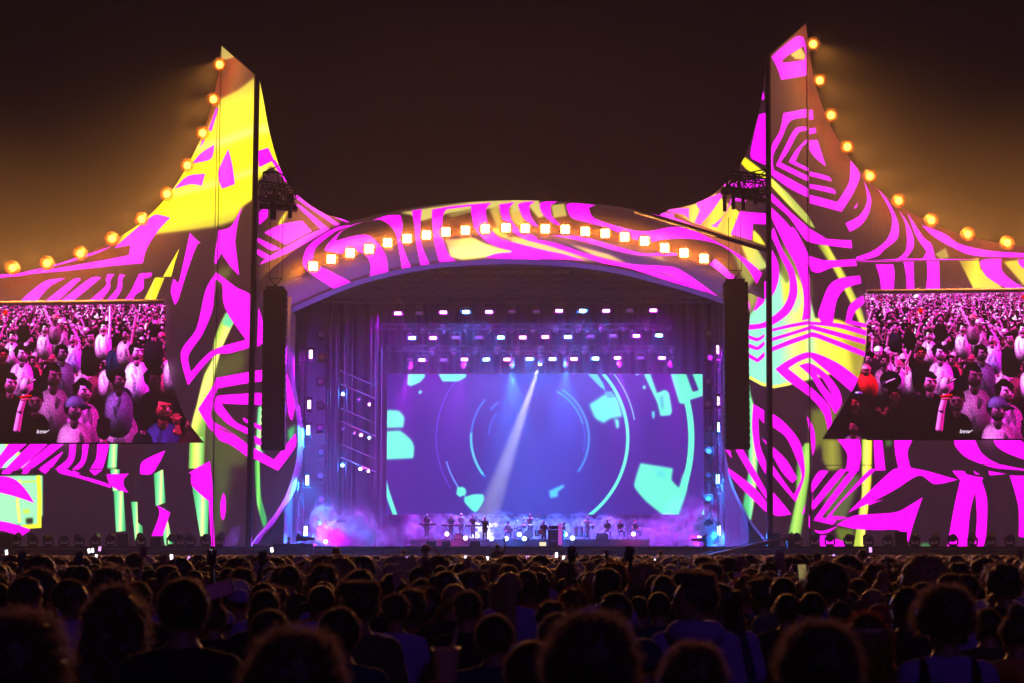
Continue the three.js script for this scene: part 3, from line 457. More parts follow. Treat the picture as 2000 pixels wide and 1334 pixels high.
  for (let row = 0; row < 26; row++) {
    const t = row / 25, y = VY0 + 8 + t * t * 120 + t * 22, s = 2.2 + t * t * 9 + t * 2;
    for (let X = VX0 - 10 + rr(0, s); X < VX0 + VW + 10; X += s * rr(1.5, 2.3)) {
      const pale = rnd() < 0.5 - t * 0.25;
      fan(X, y + rr(-s, s) * 0.6, s * rr(0.85, 1.1), { skin: pick(tones), shirt: pale ? pick(['#f6c6ea', '#ffd9f4', '#e07cc0']) : pick(shirts), look: pick([1, 1, 0, 2, -1]), arm: rnd() < 0.3 ? [rr(-1.2, 1.2), rr(-0.6, 0.4), rr(-1, 1.2), rr(-2.8, -1.6)] : undefined, cap: rnd() < 0.06 ? pick(['#fff0ff', '#c83a7a', '#e08ab0']) : undefined });
      if (rnd() < 0.25 - t * 0.25) E(X, y, s * 0.6, s * 0.4, '#ffe6fa');
    }
  }
  E(1795, 580, 7, 5, '#ffffff'); E(1801, 608, 4, 6, '#fff'); E(2012, 576, 6, 4, '#fff');
  // the people one can make out, back to front
  fan(1715, 690, 12, { cap: '#f2e2ee', shirt: '#1b0a1a', look: 2 }); fan(1750, 640, 10, { look: 2, shirt: '#1a1224' }); fan(1778, 640, 9, { look: 1, skin: '#ff7a86' }); fan(1816, 655, 12, { shirt: '#f0c6ee', skin: '#ffb0dc' }); fan(1884, 640, 12, { arm: [1.2, -0.5, -0.4, -3.6], skin: '#ffb6e0', shirt: '#f8dcf8' });
  fan(1918, 632, 13, { cap: '#ffe9f2', shirt: '#fbe6fb', look: 1 }); fan(1905, 622, 10, { cap: '#f09a98', shirt: '#e8a8d8' }); fan(1943, 660, 14, { arm: [0.9, 0.4, -0.2, -1.5], shirt: '#a79ae0', skin: '#d860b0' }); fan(1980, 660, 15, { look: -1, shirt: '#15081a' }); fan(1840, 622, 9, { look: -1 });
  fan(1725, 708, 15, { look: -1, skin: '#ffb6d8', hair: '#5a1c3e', shirt: '#f4b8e4' }); fan(1800, 692, 15, { look: 2, skin: '#e0406a', shirt: '#16081a' }); fan(1838, 690, 19, { look: 1, skin: '#e79ae0', shirt: '#eec2f0' }); fan(1922, 690, 19, { look: 1, shirt: '#c8b4f4', skin: '#e4a0e0' });
  fan(2005, 640, 13, { arm: [1, -0.5, 0.9, -3.4], skin: '#ff9ad0', shirt: '#f2c8f4' }); fan(2032, 668, 16, { shirt: '#2a3a66', look: 0 }); fan(2050, 655, 13, { shirt: '#f3d2f5', arm: [1.3, -1, 1.6, -3.2], look: 1 }); fan(2075, 690, 20, { look: 1, shirt: '#d0b0f0', skin: '#d070c0' }); fan(2108, 650, 15, { look: 0, shirt: '#1a0a1e' }); fan(2150, 690, 16, { look: 1, shirt: '#e9c6f2' }); fan(2180, 720, 18, { look: -1, skin: '#c02838' });
  E(1693, 755, 19, 26, '#c8202c', -0.3); E(1690, 725, 9, 12, '#d86a86'); E(1690, 722, 10, 5, '#e8a0a8');
  fan(1745, 775, 17, { look: 2, skin: '#c04668', shirt: '#08040a', arm: [-1.2, 2.1, -1.9, 1.9] }); E(1738, 744, 21, 18, '#07040a'); stroke([[1722, 753], [1734, 747], [1746, 742]], 5, '#d9b6f2'); E(1724, 752, 4, 6, '#3c2a4a', 0.3);
  fan(1667, 790, 16, { look: 1, skin: '#b02a44', hair: '#180a12', shirt: '#08040a' }); E(1674, 770, 7, 3, '#9cc0ff'); fan(1662, 836, 17, { look: 1, skin: '#e04a88', shirt: '#e6c4ec' });
  fan(1815, 748, 23, { look: 1, skin: '#f090cc', shirt: '#0a060e' }); fan(1905, 735, 26, { look: 1, skin: '#c05aa8', shirt: '#efc6f0' }); fan(1968, 765, 26, { look: 1, shirt: '#d06ad0', skin: '#e08acc' }); fan(2046, 785, 27, { look: 0, shirt: '#e8c2f0', cap: '#171a40' }); fan(2040, 745, 22, { look: 1, shirt: '#b896e8', skin: '#ab4f92' }); fan(2110, 745, 24, { look: 1, skin: '#8a3070', shirt: '#10061a' });
  fan(2130, 800, 30, { look: 1, shirt: '#4a3a90', skin: '#c03a5a', hair: '#0c0410', arm: [1.1, 1.6, 0.9, 0.9] }); fan(2185, 830, 20, { look: 1, shirt: '#5a1030', skin: '#d04a78' }); fan(2090, 830, 16, { shirt: '#10141c', look: 0 });
  fan(1868, 785, 24, { look: 2, skin: '#ee86c2', hair: '#1a0612', shirt: '#08050a' }); stroke([[1832, 838], [1838, 800], [1848, 765]], 15, '#f2a6e0'); E(1847, 752, 12, 17, '#f4b4e6', 0.2); for (let k = 0; k < 4; k++) stroke([[1850 + k, 748 - k * 3], [1866 - k * 5, 741 - k * 3]], 5, '#eda6dc'); stroke([[1838, 775], [1858, 772]], 5, '#fff'); stroke([[1840, 780], [1856, 778]], 3, '#ff4a6a');
  
  fan(1950, 800, 27, { look: 1, skin: '#cc78c0', shirt: '#f3d8f6', cap: '#7a6ea8', brim: '#1c2440' }); 
  fan(2010, 840, 24, { look: 0, shirt: '#060308' });
  const c = document.createElement('canvas'); c.width = W; c.height = H; const x = c.getContext('2d'), im = x.createImageData(W, H);
  for (let i = 0; i < W * H; i++) { const y = Math.floor(i / W), t = y / H, line = y % 2 ? 1 : 0.86, up = t < 0.3 ? lerp(2.1, 1.2, t / 0.3) : lerp(1.25, 1.1, t); for (let k = 0; k < 3; k++) { const v = Math.max(0, buf[i * 3 + k] * up * line * [1.15, 0.95, 1.12][k]); im.data[i * 4 + k] = 255 * Math.min(1, Math.pow(v, 1.25) * 1.12); } im.data[i * 4 + 3] = 255; }
  x.putImageData(im, 0, 0); x.scale(VK, VK); x.translate(-VX0, -VY0);
  x.fillStyle = '#f4dcf4'; x.font = 'italic bold 10px sans-serif'; x.fillText('bew', 1872, 846); x.strokeStyle = '#f4dcf4'; x.lineWidth = 1.6; x.beginPath(); x.moveTo(1890, 845); x.lineTo(1899, 839); x.stroke();
  const t = new THREE.CanvasTexture(c); t.colorSpace = THREE.SRGBColorSpace; return t;
})();
{
  const m = new THREE.MeshStandardMaterial({ color: lin(0.015, 0.015, 0.016), roughness: 0.5, emissive: lin(1, 1, 1), emissiveIntensity: 1.25, emissiveMap: videoTex });
  const wall = (label, zf, xl, xr, yt, yb, shift) => {
    const t = thing('video_wall', label, 'video wall', 'video walls on the towers'), lift = 0.55;
    const g = sheet((u, v) => { const px0 = lerp(0, 1, u), py = lerp(0, 1, v); const y = lerp(yt(lerp(xl(700), xr(700), px0)), yb, py), px = lerp(xl(y), xr(y), px0); const p = at(px, y, zf(px) + lift); return p; }, 20, 30, 0.3);
    // picture laid on in metres across the wall
    const p = g.attributes.position, uv = new Float32Array(p.count * 2), A = at(VX0 + shift, VY0 + VH, -131), B = at(VX0 + shift + VW, VY0, -131), k = (z) => z / -131;
    const z0 = zf(shift < 0 ? 200 : 1800) + lift, s = k(z0);
    for (let i = 0; i < p.count; i++) { uv[2 * i] = (p.getX(i) - A.x * s) / ((B.x - A.x) * s); uv[2 * i + 1] = (p.getY(i) - (EYE + (A.y - EYE) * s)) / ((B.y - A.y) * s); }
    g.setAttribute('uv', new THREE.BufferAttribute(uv, 2));
    mesh('display', g, m, t);
    const a = xl(yt(0) + 20), b = xr(yt(0) + 20), P = (px, dy) => at(px, yt(px) + dy, zf(px) + lift + 0.1);
    mesh('top_ledge', tube(P(a, -3), P(b, -3), 0.17, 8), std(0.4, 0.3, 0.33, 0.7), t);
    const C = at(a, yb + 1.5, zf(a) + lift), E = at(b, yb + 1.5, zf(b) + lift);
    mesh('bottom_frame', tube(C, E, 0.06, 6), M.black, t);
    return t;
  };
  wall('left video wall showing the cheering audience, its right side cut on a curve', zLeft, () => -130, smooth('590,323 660,321 690,324 730,330 775,344 820,364 845,382 866,399'), curve('0,597 323,592'), 864.5, -1805);
  wall('right video wall showing the cheering audience, its left side cut on a slant', zRight, smooth('565,1690 600,1693 640,1694 680,1692 710,1687 745,1675 775,1658 857,1607'), () => 2135, curve('1690,573 2000,568'), 857, 0);
}

// ---------------------------------------------------------------- festoon lamps along the towers and blinders on the canopy
const AMBER = [1, 0.37, 0.07];
const MBulb = glow(1, 0.86, 0.55, 14), MCan = M.darkSteel;
function lamp(o, pos, color, intensity, dir, angle, penumbra = 0.35) {
  const l = dir ? new THREE.SpotLight(lin(...color), intensity, 0, angle, penumbra) : new THREE.PointLight(lin(...color), intensity);
  l.position.copy(pos); l.shadow.radius = 8; l.castShadow = true; l.name = 'beam';
  if (dir) { l.target.position.copy(pos).add(dir); l.target.name = 'aim'; o.add(l.target); }
  o.add(l); return l;
}
{
  const bulb = ball(0.25, 0, 0, 0, 14, 10), haloGlobe = ball(0.36, 0, 0, 0, 24, 16), haloCover = ball(0.53, 0, 0, 0, 24, 16), haloShell = (r, g, b, rough) => new THREE.MeshPhysicalMaterial({ color: lin(r, g, b), roughness: rough, transmission: 1, thickness: 0, specularIntensity: 0.2 }), MHaloGlobe = haloShell(1, 0.42, 0.09, 0.42), MHaloCover = haloShell(1, 0.75, 0.5, 0.2), base = [cyl(0.16, 0.2, 0.3, 0, 0, -0.42).rotateX(0), tube(V(0, 0, -0.9), V(0, 0, -0.2), 0.07, 6), new THREE.TorusGeometry(0.24, 0.035, 6, 14).translate(0, 0, -0.06)];  // nested tinted shells added to imitate the halo round each bulb
  const baseGeo = mergeGeometries(base.map((g) => g.toNonIndexed()));
  const row = (pts, zf, out, label, group) => pts.trim().split(/\s+/).forEach((q, i, all) => {
    const n = all.length, [px, py] = q.split(',').map(Number), p = at(px, py, zf(px) + 1.1), t = thing('festoon_lamp', label(i), 'lamp', group, p);
    mesh('socket', baseGeo, MCan, t); mesh('bulb', bulb, MBulb, t); mesh('added_halo_globe', haloGlobe, MHaloGlobe, t); mesh('added_halo_cover', haloCover, MHaloCover, t);
    const [ax, ay] = (i + 1 < n ? all[i + 1] : q).split(',').map(Number), [bx, by] = (i ? all[i - 1] : q).split(',').map(Number);
    lamp(t, V(out * 0.6, 0.55, -1.6), AMBER, 2700, V(ax - bx, by - ay, 0).normalize().add(V(out * 0.3, 0.3, -0.4)), 1.0, 0.9);
    lamp(t, V(0, 0, 0.6), AMBER, 12);
    lamp(t, V(0, -0.1, 0.6), AMBER, 420, V(0, -0.5, 0.87), 0.55, 0.4);
  });
  row('429,126 417,194 396,260 366,323 326,379 277,428 219,466 157,495 92,514 25,523', zLeft, -1, (i) => `glowing amber bulb on the edge of the left tower, ${ORD[i]} from its tip`, 'amber bulbs along the left tower');
  row('1588,86 1601,157 1623,225 1655,287 1699,344 1755,392 1819,430 1890,457 1967,474', zRight, 1, (i) => `glowing amber bulb on the edge of the right tower, ${ORD[i]} from its tip`, 'amber bulbs along the right tower');
  // blinders of four bulbs on the canopy
  const four = mergeGeometries([[-1, -1], [1, -1], [1, 1], [-1, 1]].map(([a, b]) => ball(0.16, a * 0.155, b * 0.155, 0, 12, 8).scale(1, 1, 0.7).toNonIndexed()));
  const frame = mergeGeometries([box(0.66, 0.66, 0.14, 0, 0, -0.2, 0.03), box(0.05, 0.5, 0.3, 0.36, 0, -0.3), box(0.05, 0.5, 0.3, -0.36, 0, -0.3)].map((g) => g.toNonIndexed()));
  const reflector = new THREE.LatheGeometry([[0, -0.1], [0.3, -0.08], [0.44, 0.02], [0.46, 0.02], [0.32, -0.12]].map(([a, b]) => new THREE.Vector2(a, b)), 4).rotateY(Math.PI / 4).rotateX(Math.PI / 2), MRefl = std(0.7, 0.36, 0.1, 0.5);
  const haloDome = ball(0.52, 0, 0, 0, 24, 16).scale(1, 1, 0.5);  // flattened shell added round the bulbs for their halo
  const MB2 = glow(1, 0.88, 0.6, 10);
  '612,520 647,506 684,494 721,486 757,474 795,466 833,459 871,453 909,450 948,447 988,445 1026,446 1065,447 1104,448 1143,452 1182,456 1220,463 1259,471 1298,484 1336,494 1375,505'.split(' ').forEach((q, i) => {
    const [px, py] = q.split(',').map(Number), p = at(px, py, zArch(px, py) + 0.45), t = thing('blinder_lamp', `four-bulb amber blinder on the arched canopy, ${ORD[i]} from the left`, 'lamp', 'amber blinders on the canopy', p);
    mesh('frame', frame, MCan, t); mesh('reflector', reflector, MRefl, t); mesh('bulbs', four, MB2, t); mesh('added_halo_dome', haloDome, MHaloCover, t);
    lamp(t, V(0, 0, 0.32), AMBER, 420, V(0, -0.42, 0.9), 0.6, 0.4);
    lamp(t, V(0, 0, 0.34), AMBER, 55, V(0, 0, -1), 1.4, 0.2);
    lamp(t, V(0, 0.3, 0.3), AMBER, 130, V(0, 1, 0.12), 0.75, 0.8);
  });
}

// ---------------------------------------------------------------- rig of stage lights over the stage
const MAG = [0.55, 0.0, 1], CYAN = [0.01, 0.2, 1], PINK = [1, 0.05, 0.6], LENS = { M: glow(1, 0.6, 1, 6), C: glow(0.6, 0.95, 1, 6), P: glow(1, 0.62, 0.8, 5), D: glow(0.35, 0.1, 0.6, 0.35), W: glow(1, 0.95, 0.85, 10) };
const RGB = { M: MAG, C: CYAN, P: PINK };
const NAMED = { M: 'magenta', C: 'cyan', P: 'pink', D: 'unlit' };
{
  const body = mergeGeometries([box(0.62, 0.3, 0.28, 0, 0, -0.18, 0.05), box(0.06, 0.5, 0.12, -0.37, 0.14, -0.18), box(0.06, 0.5, 0.12, 0.37, 0.14, -0.18), box(0.8, 0.07, 0.14, 0, 0.4, -0.18), cyl(0.03, 0.03, 0.25, 0, 0.55, -0.18, 6)].map((g) => g.toNonIndexed()));
  const lens = box(0.5, 0.2, 0.05, 0, 0, 0, 0.02);
  const headGeo = mergeGeometries([ball(0.17, 0, -0.32, 0.02, 10, 8).scale(1, 1.15, 1), box(0.36, 0.16, 0.26, 0, 0, 0, 0.03), box(0.04, 0.34, 0.1, -0.2, -0.2, 0), box(0.04, 0.34, 0.1, 0.2, -0.2, 0), cyl(0.13, 0.1, 0.12, 0, -0.36, 0.16, 12).rotateX(0)].map((g) => g.toNonIndexed()));
  const rows = [
    ['top', -137.6, '777,612,M,3 819,611,D 866,610,M,1 910,609,C,3 955,609,M,2 1000,608,D 1048,608,D 1092,607,M,2.4 1138,607,C,3 1184,607,M,1 1230,606,D 1276,606,M,2.6'],
    ['middle', -140.8, '805,660,C,1 846,660,M,2 890,659,D 935,659,D 978,659,C,1 1021,659,P,.8 1065,658,P,.8 1109,658,C,1 1154,657,D 1197,656,D 1243,656,M,2.4 1287,655,C,1'],
    ['bottom', -144, '824,703,M,2 866,703,D 907,702,M,1.4 950,702,C,1.6 990,702,P,.5 1034,701,C,2 1079,701,C,2 1121,701,P,.5 1163,700,C,2 1206,699,M,1.6 1251,699,D 1293,699,M,1.6'],
  ];
  for (const [row, z, s] of rows) {
    const list = s.split(' ').map((q) => q.split(','));
    const y = at(1040, Number(list[5][1]), z).y + 0.85;
    tag(mesh('lighting_truss', truss(V(-10.6, y, z - 0.18), V(12.2, y, z - 0.18), 0.42, 0.8, 0.028), M.darkSteel), `dark truss carrying the ${row} row of stage lights`, 'truss', 'lighting trusses');
    list.forEach(([px, py, kind, k], i) => {
      const p = at(+px, +py, z), t = thing('stage_light', `${NAMED[kind]} stage light in the ${row} row of the rig, ${ORD[i]} from the left`, 'stage light', 'lights in the rig', p);
      mesh('housing', body, M.black, t); mesh('lens', lens, LENS[kind], t);
      if (k) lamp(t, V(0, -0.02, 0.14), RGB[kind], (kind === 'C' ? 1200 : 700) * k, V(0, -1, -0.7), 1.4, 0.3);
      // small moving heads hang between them
      if (row !== 'top' || i % 2) { const q = at(+px + (row === 'top' ? 0 : 20), +py - 22, z + 0.2), h = thing('moving_head', `small dark moving head above the ${ORD[i]} light of the ${row} rig row`, 'stage light', 'small moving heads in the rig', q); mesh('head', headGeo, M.darkSteel, h); }
    });
  }
  // the white follow spot and its beam
  const p = at(1055, 711, -144), t = thing('follow_spot', 'white spotlight throwing a pale beam down to the singer', 'spotlight', null, p), to = at(955, 1000, -144.4).sub(p);
  const q = new THREE.Quaternion().setFromUnitVectors(V(0, -1, 0), to.clone().normalize());
  mesh('barrel', [cyl(0.16, 0.2, 0.6, 0, 0.3, 0).applyQuaternion(q), box(0.5, 0.2, 0.3, 0, 0.7, -0.1, 0.03)], M.black, t); mesh('lens', ball(0.13, 0, 0, 0).applyQuaternion(q), LENS.W, t);
  lamp(t, to.clone().normalize().multiplyScalar(0.25), [1, 0.97, 0.82], 230000, to, 0.088, 0.4);
  // washes: blue from the middle of the rig, violet from its sides, on to the floor and the drape
  const wash = (px, py, z, col, power, tx, ty, tz, ang, label) => {
    const p = at(px, py, z), to = at(tx, ty, tz).sub(p), t = thing('wash_light', label, 'stage light', 'wash lights in the rig', p), q = new THREE.Quaternion().setFromUnitVectors(V(0, -1, 0), to.clone().normalize());
    mesh('barrel', [cyl(0.2, 0.24, 0.5, 0, 0.25, 0).applyQuaternion(q), box(0.5, 0.2, 0.3, 0, 0.65, 0, 0.03)], M.black, t); mesh('lens', ball(0.15, 0, 0, 0).applyQuaternion(q), glow(...col, 1.5), t);
    lamp(t, to.clone().normalize().multiplyScalar(0.3), col, power, to, ang, 0.9);
  };
  wash(1000, 716, -144.6, [0.02, 0.17, 1], 48000, 1010, 1040, -142, 0.5, 'blue wash light in the rig, left of the follow spot'); wash(1105, 714, -144.6, [0.02, 0.11, 1], 42000, 1100, 1040, -142, 0.5, 'blue wash light in the rig, right of the follow spot');
  wash(905, 716, -144.6, [0.4, 0.0, 1], 15000, 850, 1040, -142, 0.36, 'violet wash light in the rig over the keyboard players'); wash(1210, 714, -144.6, [0.45, 0.0, 1], 16000, 1240, 1040, -142, 0.36, 'violet wash light in the rig over the seated musicians');
  wash(800, 718, -144.6, [0.5, 0.0, 1], 19000, 740, 1040, -142, 0.36, 'violet wash light at the left end of the rig'); wash(1310, 714, -144.6, [0.4, 0.0, 1], 15000, 1340, 1040, -142, 0.34, 'violet wash light at the right end of the rig');
}
// ---------------------------------------------------------------- towers of strip lights and scaffolding at the sides of the stage
{
  const tw = (px, z, label) => { const a = at(px, 1066, z), b = at(px, 585, z); b.x = a.x; return tag(mesh('light_tower', truss(a, b, 0.42, 0.75, 0.03), M.steel), label, 'truss', 'upright trusses beside the stage opening'); };
  tw(586, -132.6, 'upright lattice truss just inside the left edge of the opening'); tw(1409, -133, 'upright lattice truss inside the right edge of the opening, behind the strip lights');
  const strip = (px, py, kind, power, label) => {
    const z = -133.4, p = at(px, py, z), t = thing('strip_light', label, 'stage light', 'upright strip lights at the sides of the stage', p);
    mesh('housing', [box(0.34, 0.95, 0.2, 0, 0, -0.14, 0.03), box(0.5, 0.08, 0.1, 0, -0.5, -0.2), box(0.5, 0.08, 0.1, 0, 0.5, -0.2)], M.black, t); mesh('lens', box(0.22, kind === 'C' ? 0.66 : 0.6, 0.06, 0, 0, 0, 0.02), LENS[kind], t);
    lamp(t, V(0, 0, 0.14), RGB[kind], power * (kind === 'C' ? 26 : 5), V(0, -0.9, 0.5), 1.2, 0.5);
  };
  const W = ['topmost', 'second from the top', 'third from the top', 'second from the bottom', 'lowest'];
  ['607,692,M,120', '604,790,M,40', '602,840,C,160', '600,938,C,180', '597,1037,C,220'].forEach((s, i) => { const [a, b, k, w] = s.split(','); strip(+a, +b, k, +w, `${NAMED[k]} strip light on the left side of the stage, ${W[i]}`); });
  ['1401,683,M,90', '1402,783,M,30', '1402,834,C,110', '1402,936,C,130', '1404,1036,C,160'].forEach((s, i) => { const [a, b, k, w] = s.split(','); strip(+a, +b, k, +w, `${NAMED[k]} strip light on the right side of the stage, ${W[i]}`); });
  // round lights mounted one above the other next to the strips
  const head = mergeGeometries([cyl(0.24, 0.2, 0.34, 0, 0, 0, 14).rotateX(Math.PI / 2), new THREE.TorusGeometry(0.25, 0.04, 6, 16).translate(0, 0, 0.16), box(0.06, 0.6, 0.12, -0.32, 0, 0), box(0.06, 0.6, 0.12, 0.32, 0, 0), box(0.7, 0.1, 0.2, 0, -0.33, 0)].map((g) => g.toNonIndexed()));
  const lens = new THREE.CircleGeometry(0.2, 16).translate(0, 0, 0.175), MLens = std(0.1, 0.1, 0.14, 0.1);
  for (const [px, zz, side] of [[627, -134.2, 'left'], [1384, -133.6, 'right']]) for (let i = 0; i < 9; i++) {
    const p = at(px + rr(-1, 1), 652 + i * 46, zz), t = thing('par_light', `unlit round light on the ${side} side of the stage, ${ORD[i]} from the top`, 'stage light', 'round lights stacked at the sides of the stage', p);
    mesh('housing', head, M.darkSteel, t); mesh('lens', lens, MLens, t); t.rotation.y = rr(-0.5, 0.5); t.rotation.x = rr(-0.3, 0.3);
  }
  // ladder of posts that carry the round lights
  for (const [px, z, l] of [[635, -134.6, 'left'], [1388, -134.1, 'right']]) { const a = at(px, 1066, z), b = at(px, 600, z); b.x = a.x; tag(mesh('light_post', [tube(a, b, 0.05, 6), ...[...Array(12)].map((_, i) => tube(V(a.x - 0.35, lerp(a.y, b.y, i / 12), z), V(a.x + 0.35, lerp(a.y, b.y, i / 12), z), 0.03, 5))], M.darkSteel), `slim post carrying round lights on the ${l} side of the stage`, 'post'); }
  // scaffold on the left with three rails of side lights
  const X = (px) => at(px, 900, -142).x, s = thing('scaffold', 'scaffold with three rails of side lights at the left rear of the stage', 'scaffold'), tubes = [];
  for (const px of [652, 668, 684, 730, 742]) for (const z of [-138.5, -143]) tubes.push(tube(V(X(px), DECK, z), V(X(px), DECK + 17.5, z), 0.045, 6));
  mesh('uprights', tubes, M.steel, s);
  [765, 838, 908].forEach((py) => { const a = at(665, py - 15, -138.5), b = at(733, py + 14, -143); mesh('rail', tube(a, b, 0.06, 6), M.steel, s); mesh('rail', tube(a.clone().add(V(0, 1, 0)), b.clone().add(V(0, 1, 0)), 0.035, 6), M.steel, s); });
  const can = mergeGeometries([cyl(0.13, 0.16, 0.34, 0, 0, -0.1, 10).rotateX(Math.PI / 2), box(0.05, 0.3, 0.05, 0, 0.2, 0)].map((g) => g.toNonIndexed()));
  '670,770,C,16 700,781,D 722,790,M,2 669,838,D 705,850,P,3 722,855,C,4 690,846,D 669,909,C,16 704,916,C,7 720,920,P,8'.split(' ').forEach((q, i) => { const [px, py, k, w] = q.split(','), p = at(+px, +py, lerp(-138.3, -142.8, (px - 665) / 68)), t = thing('side_light', `small ${NAMED[k]} side light on the left scaffold, ${['first on the top rail', 'second on the top rail', 'last on the top rail', 'first on the middle rail', 'third on the middle rail', 'last on the middle rail', 'second on the middle rail', 'first on the lowest rail', 'second on the lowest rail', 'last on the lowest rail'][i]}`, 'stage light', 'side lights on the scaffold', p); mesh('can', can, M.black, t); mesh('lens', ball(0.13, 0, 0, 0.1, 10, 8), k === 'D' ? MLens : LENS[k], t); if (w) lamp(t, V(0, 0, 0.35), RGB[k], +w * 5); });
}
// ---------------------------------------------------------------- line arrays on their cantilever trusses
function lineArray(label, px0, px1, py0, py1, z, n, split) {
  const a = at((px0 + px1) / 2, py0, z), b = at((px0 + px1) / 2, py1, z), w = (px1 - px0) * -z / FOCAL, h = (a.y - b.y) / n, t = thing('line_array', label, 'loudspeaker', 'hanging line arrays', V(a.x, b.y, z));
  const shape = new THREE.Shape([[-0.5, -0.46], [0.5, -0.5], [0.5, 0.5], [-0.5, 0.46]].map(([x, y]) => new THREE.Vector2(x * 0.75, y * h * 0.97)));
  const cab = new THREE.ExtrudeGeometry(shape, { depth: w, bevelEnabled: true, bevelSize: 0.015, bevelThickness: 0.015, bevelSegments: 1 }).translate(0, 0, -w / 2).rotateY(-Math.PI / 2);
  const grille = noiseTex(64, (i, j) => ((i % 4 < 2) !== (j % 4 < 2) ? 0.3 : 0.9)); grille.repeat.set(6, 6);
  const m = std(0.014, 0.013, 0.013, 0.55, { bumpMap: grille, bumpScale: 0.01 }), m2 = std(0.02, 0.02, 0.02, 0.5);
  let z0 = 0, tilt = 0;
  for (let i = 0; i < n; i++) {
    tilt += i > n * 0.62 ? 0.011 * (i - n * 0.62) / (n * 0.38) * 2 : 0.001; z0 -= Math.sin(tilt) * h;
    const c = mesh('speaker_cabinet', cab, i === split ? m2 : m, t); c.position.set(0, (n - i - 0.5) * h, z0); c.rotation.x = tilt;
  }
  const side = []; for (let i = 0; i < n; i++) for (const s of [-1, 1]) side.push(box(0.05, h * 0.62, 0.5, s * (w / 2 + 0.03), (n - i - 0.5) * h, -0.05));
  mesh('rigging_plates', side, M.steel, t);
  const H = n * h;
  mesh('fly_bar', [box(w * 0.8, 0.16, 0.14, 0, H + 0.16, 0.2), box(w * 0.8, 0.16, 0.14, 0, H + 0.16, -0.25), box(0.12, 0.14, 0.7, 0, H + 0.3, 0), tube(V(-0.45, H + 0.85, 0), V(0, H + 0.3, 0), 0.03), tube(V(0.45, H + 0.85, 0), V(0, H + 0.3, 0), 0.03), tube(V(-0.45, H + 0.85, 0), V(0.45, H + 0.85, 0), 0.03)], M.darkSteel, t);
  const up = at(0, 425, z).y - b.y;
  mesh('hoist_cables', [tube(V(-0.45, H + 0.85, 0), V(-0.4, up, 0), 0.022, 5), tube(V(0.45, H + 0.85, 0), V(0.4, up, 0), 0.022, 5), tube(V(0.1, H + 0.85, -0.2), V(0.1, up, -0.2), 0.015, 5)], M.black, t);
  return t;
}
lineArray('left line array of dark speaker cabinets hanging beside the opening', 516, 560, 567, 879, -126.6, 24, 15);
lineArray('right line array of dark speaker cabinets hanging beside the opening', 1413, 1459, 552, 877, -126.6, 24, 17);
for (const [L, label] of [[1, 'left cantilever truss with hoists sticking out from the mast above the speakers'], [0, 'right cantilever truss with hoists and a lattice mast above the speakers']]) {
  const t = thing('cantilever_truss', label, 'truss', 'cantilever trusses on the masts'), z = -126.8;
  const A = L ? at(506, 372, z) : at(1498, 362, z), B = L ? at(579, 384, z) : at(1418, 352, z);
  mesh('boom', [...truss(A, B, 1.15, 0.9, 0.07), ...truss(A.clone().add(V(0, 0, -1.3)), B.clone().add(V(0, 0, -1.3)), 0.9, 0.8, 0.06)], M.darkSteel, t);
  mesh('deck_plate', tube(A.clone().add(V(0, -1, -0.5)), B.clone().add(V(0, -0.8, -0.5)), 0.22, 6), M.black, t);
  if (L) {
    mesh('jib_frame', [tube(at(514, 337, z), at(516, 352, z), 0.06), tube(at(514, 337, z), at(541, 336, z), 0.09), tube(at(541, 336, z), at(566, 349, z), 0.06), tube(at(514, 337, z), at(535, 328, z), 0.05), tube(at(535, 328, z), at(553, 318, z), 0.04), tube(at(520, 337, z), at(526, 343, z), 0.05), tube(at(546, 318, z), at(554, 311, z), 0.03), tube(at(556, 321, z), at(566, 313, z), 0.03), tube(at(534, 328, z), at(534, 336, z), 0.04), tube(at(551, 345, z), at(556, 385, z), 0.06), tube(at(566, 349, z), at(578, 385, z), 0.06), tube(at(541, 336, z), at(551, 385, z), 0.05)], M.darkSteel, t);
    for (const [px, h, w] of [[534, 43, 0.42], [567, 40, 0.26]]) { const p = at(px, 388, z + 0.3); mesh('hoist', [box(w, h * 0.035, 0.4, p.x, p.y - h * 0.0175, p.z, 0.05), box(w * 2, 0.55, 0.6, p.x, p.y, p.z, 0.08)], M.black, t); }
  } else {
    const p = at(1420, 380, z), q = at(1420, 292, z), p2 = at(1443, 380, z), q2 = at(1443, 292, z);
    mesh('lattice_mast', [...truss(at(1431, 384, z - 0.4), at(1431, 290, z - 0.4), 0.8, 0.7, 0.05), tube(p, q, 0.04), tube(p2, q2, 0.04)], M.darkSteel, t);
    for (const [px, h] of [[1415, 40], [1432, 36], [1451, 38], [1475, 26]]) { const r = at(px, 374, z + 0.3); mesh('hoist', [box(0.24, h * 0.035, 0.3, r.x, r.y - h * 0.0175, r.z, 0.05), box(0.5, 0.5, 0.5, r.x, r.y, r.z, 0.08)], M.black, t); }
    mesh('brace', [tube(at(1446, 344, z), at(1466, 362, z), 0.04), tube(at(1466, 344, z), at(1446, 362, z), 0.04), tube(at(1470, 335, z), at(1496, 352, z), 0.04), tube(at(1496, 333, z), at(1470, 352, z), 0.04), tube(at(1444, 341, z), at(1498, 330, z), 0.05)], M.darkSteel, t);
  }
}
tag(mesh('canopy_beam', tube(at(1240, 412, -127.7), at(1497, 489, -127.7), 0.16, 8), M.mast), 'dark slanting beam above the right shoulder of the canopy', 'beam');

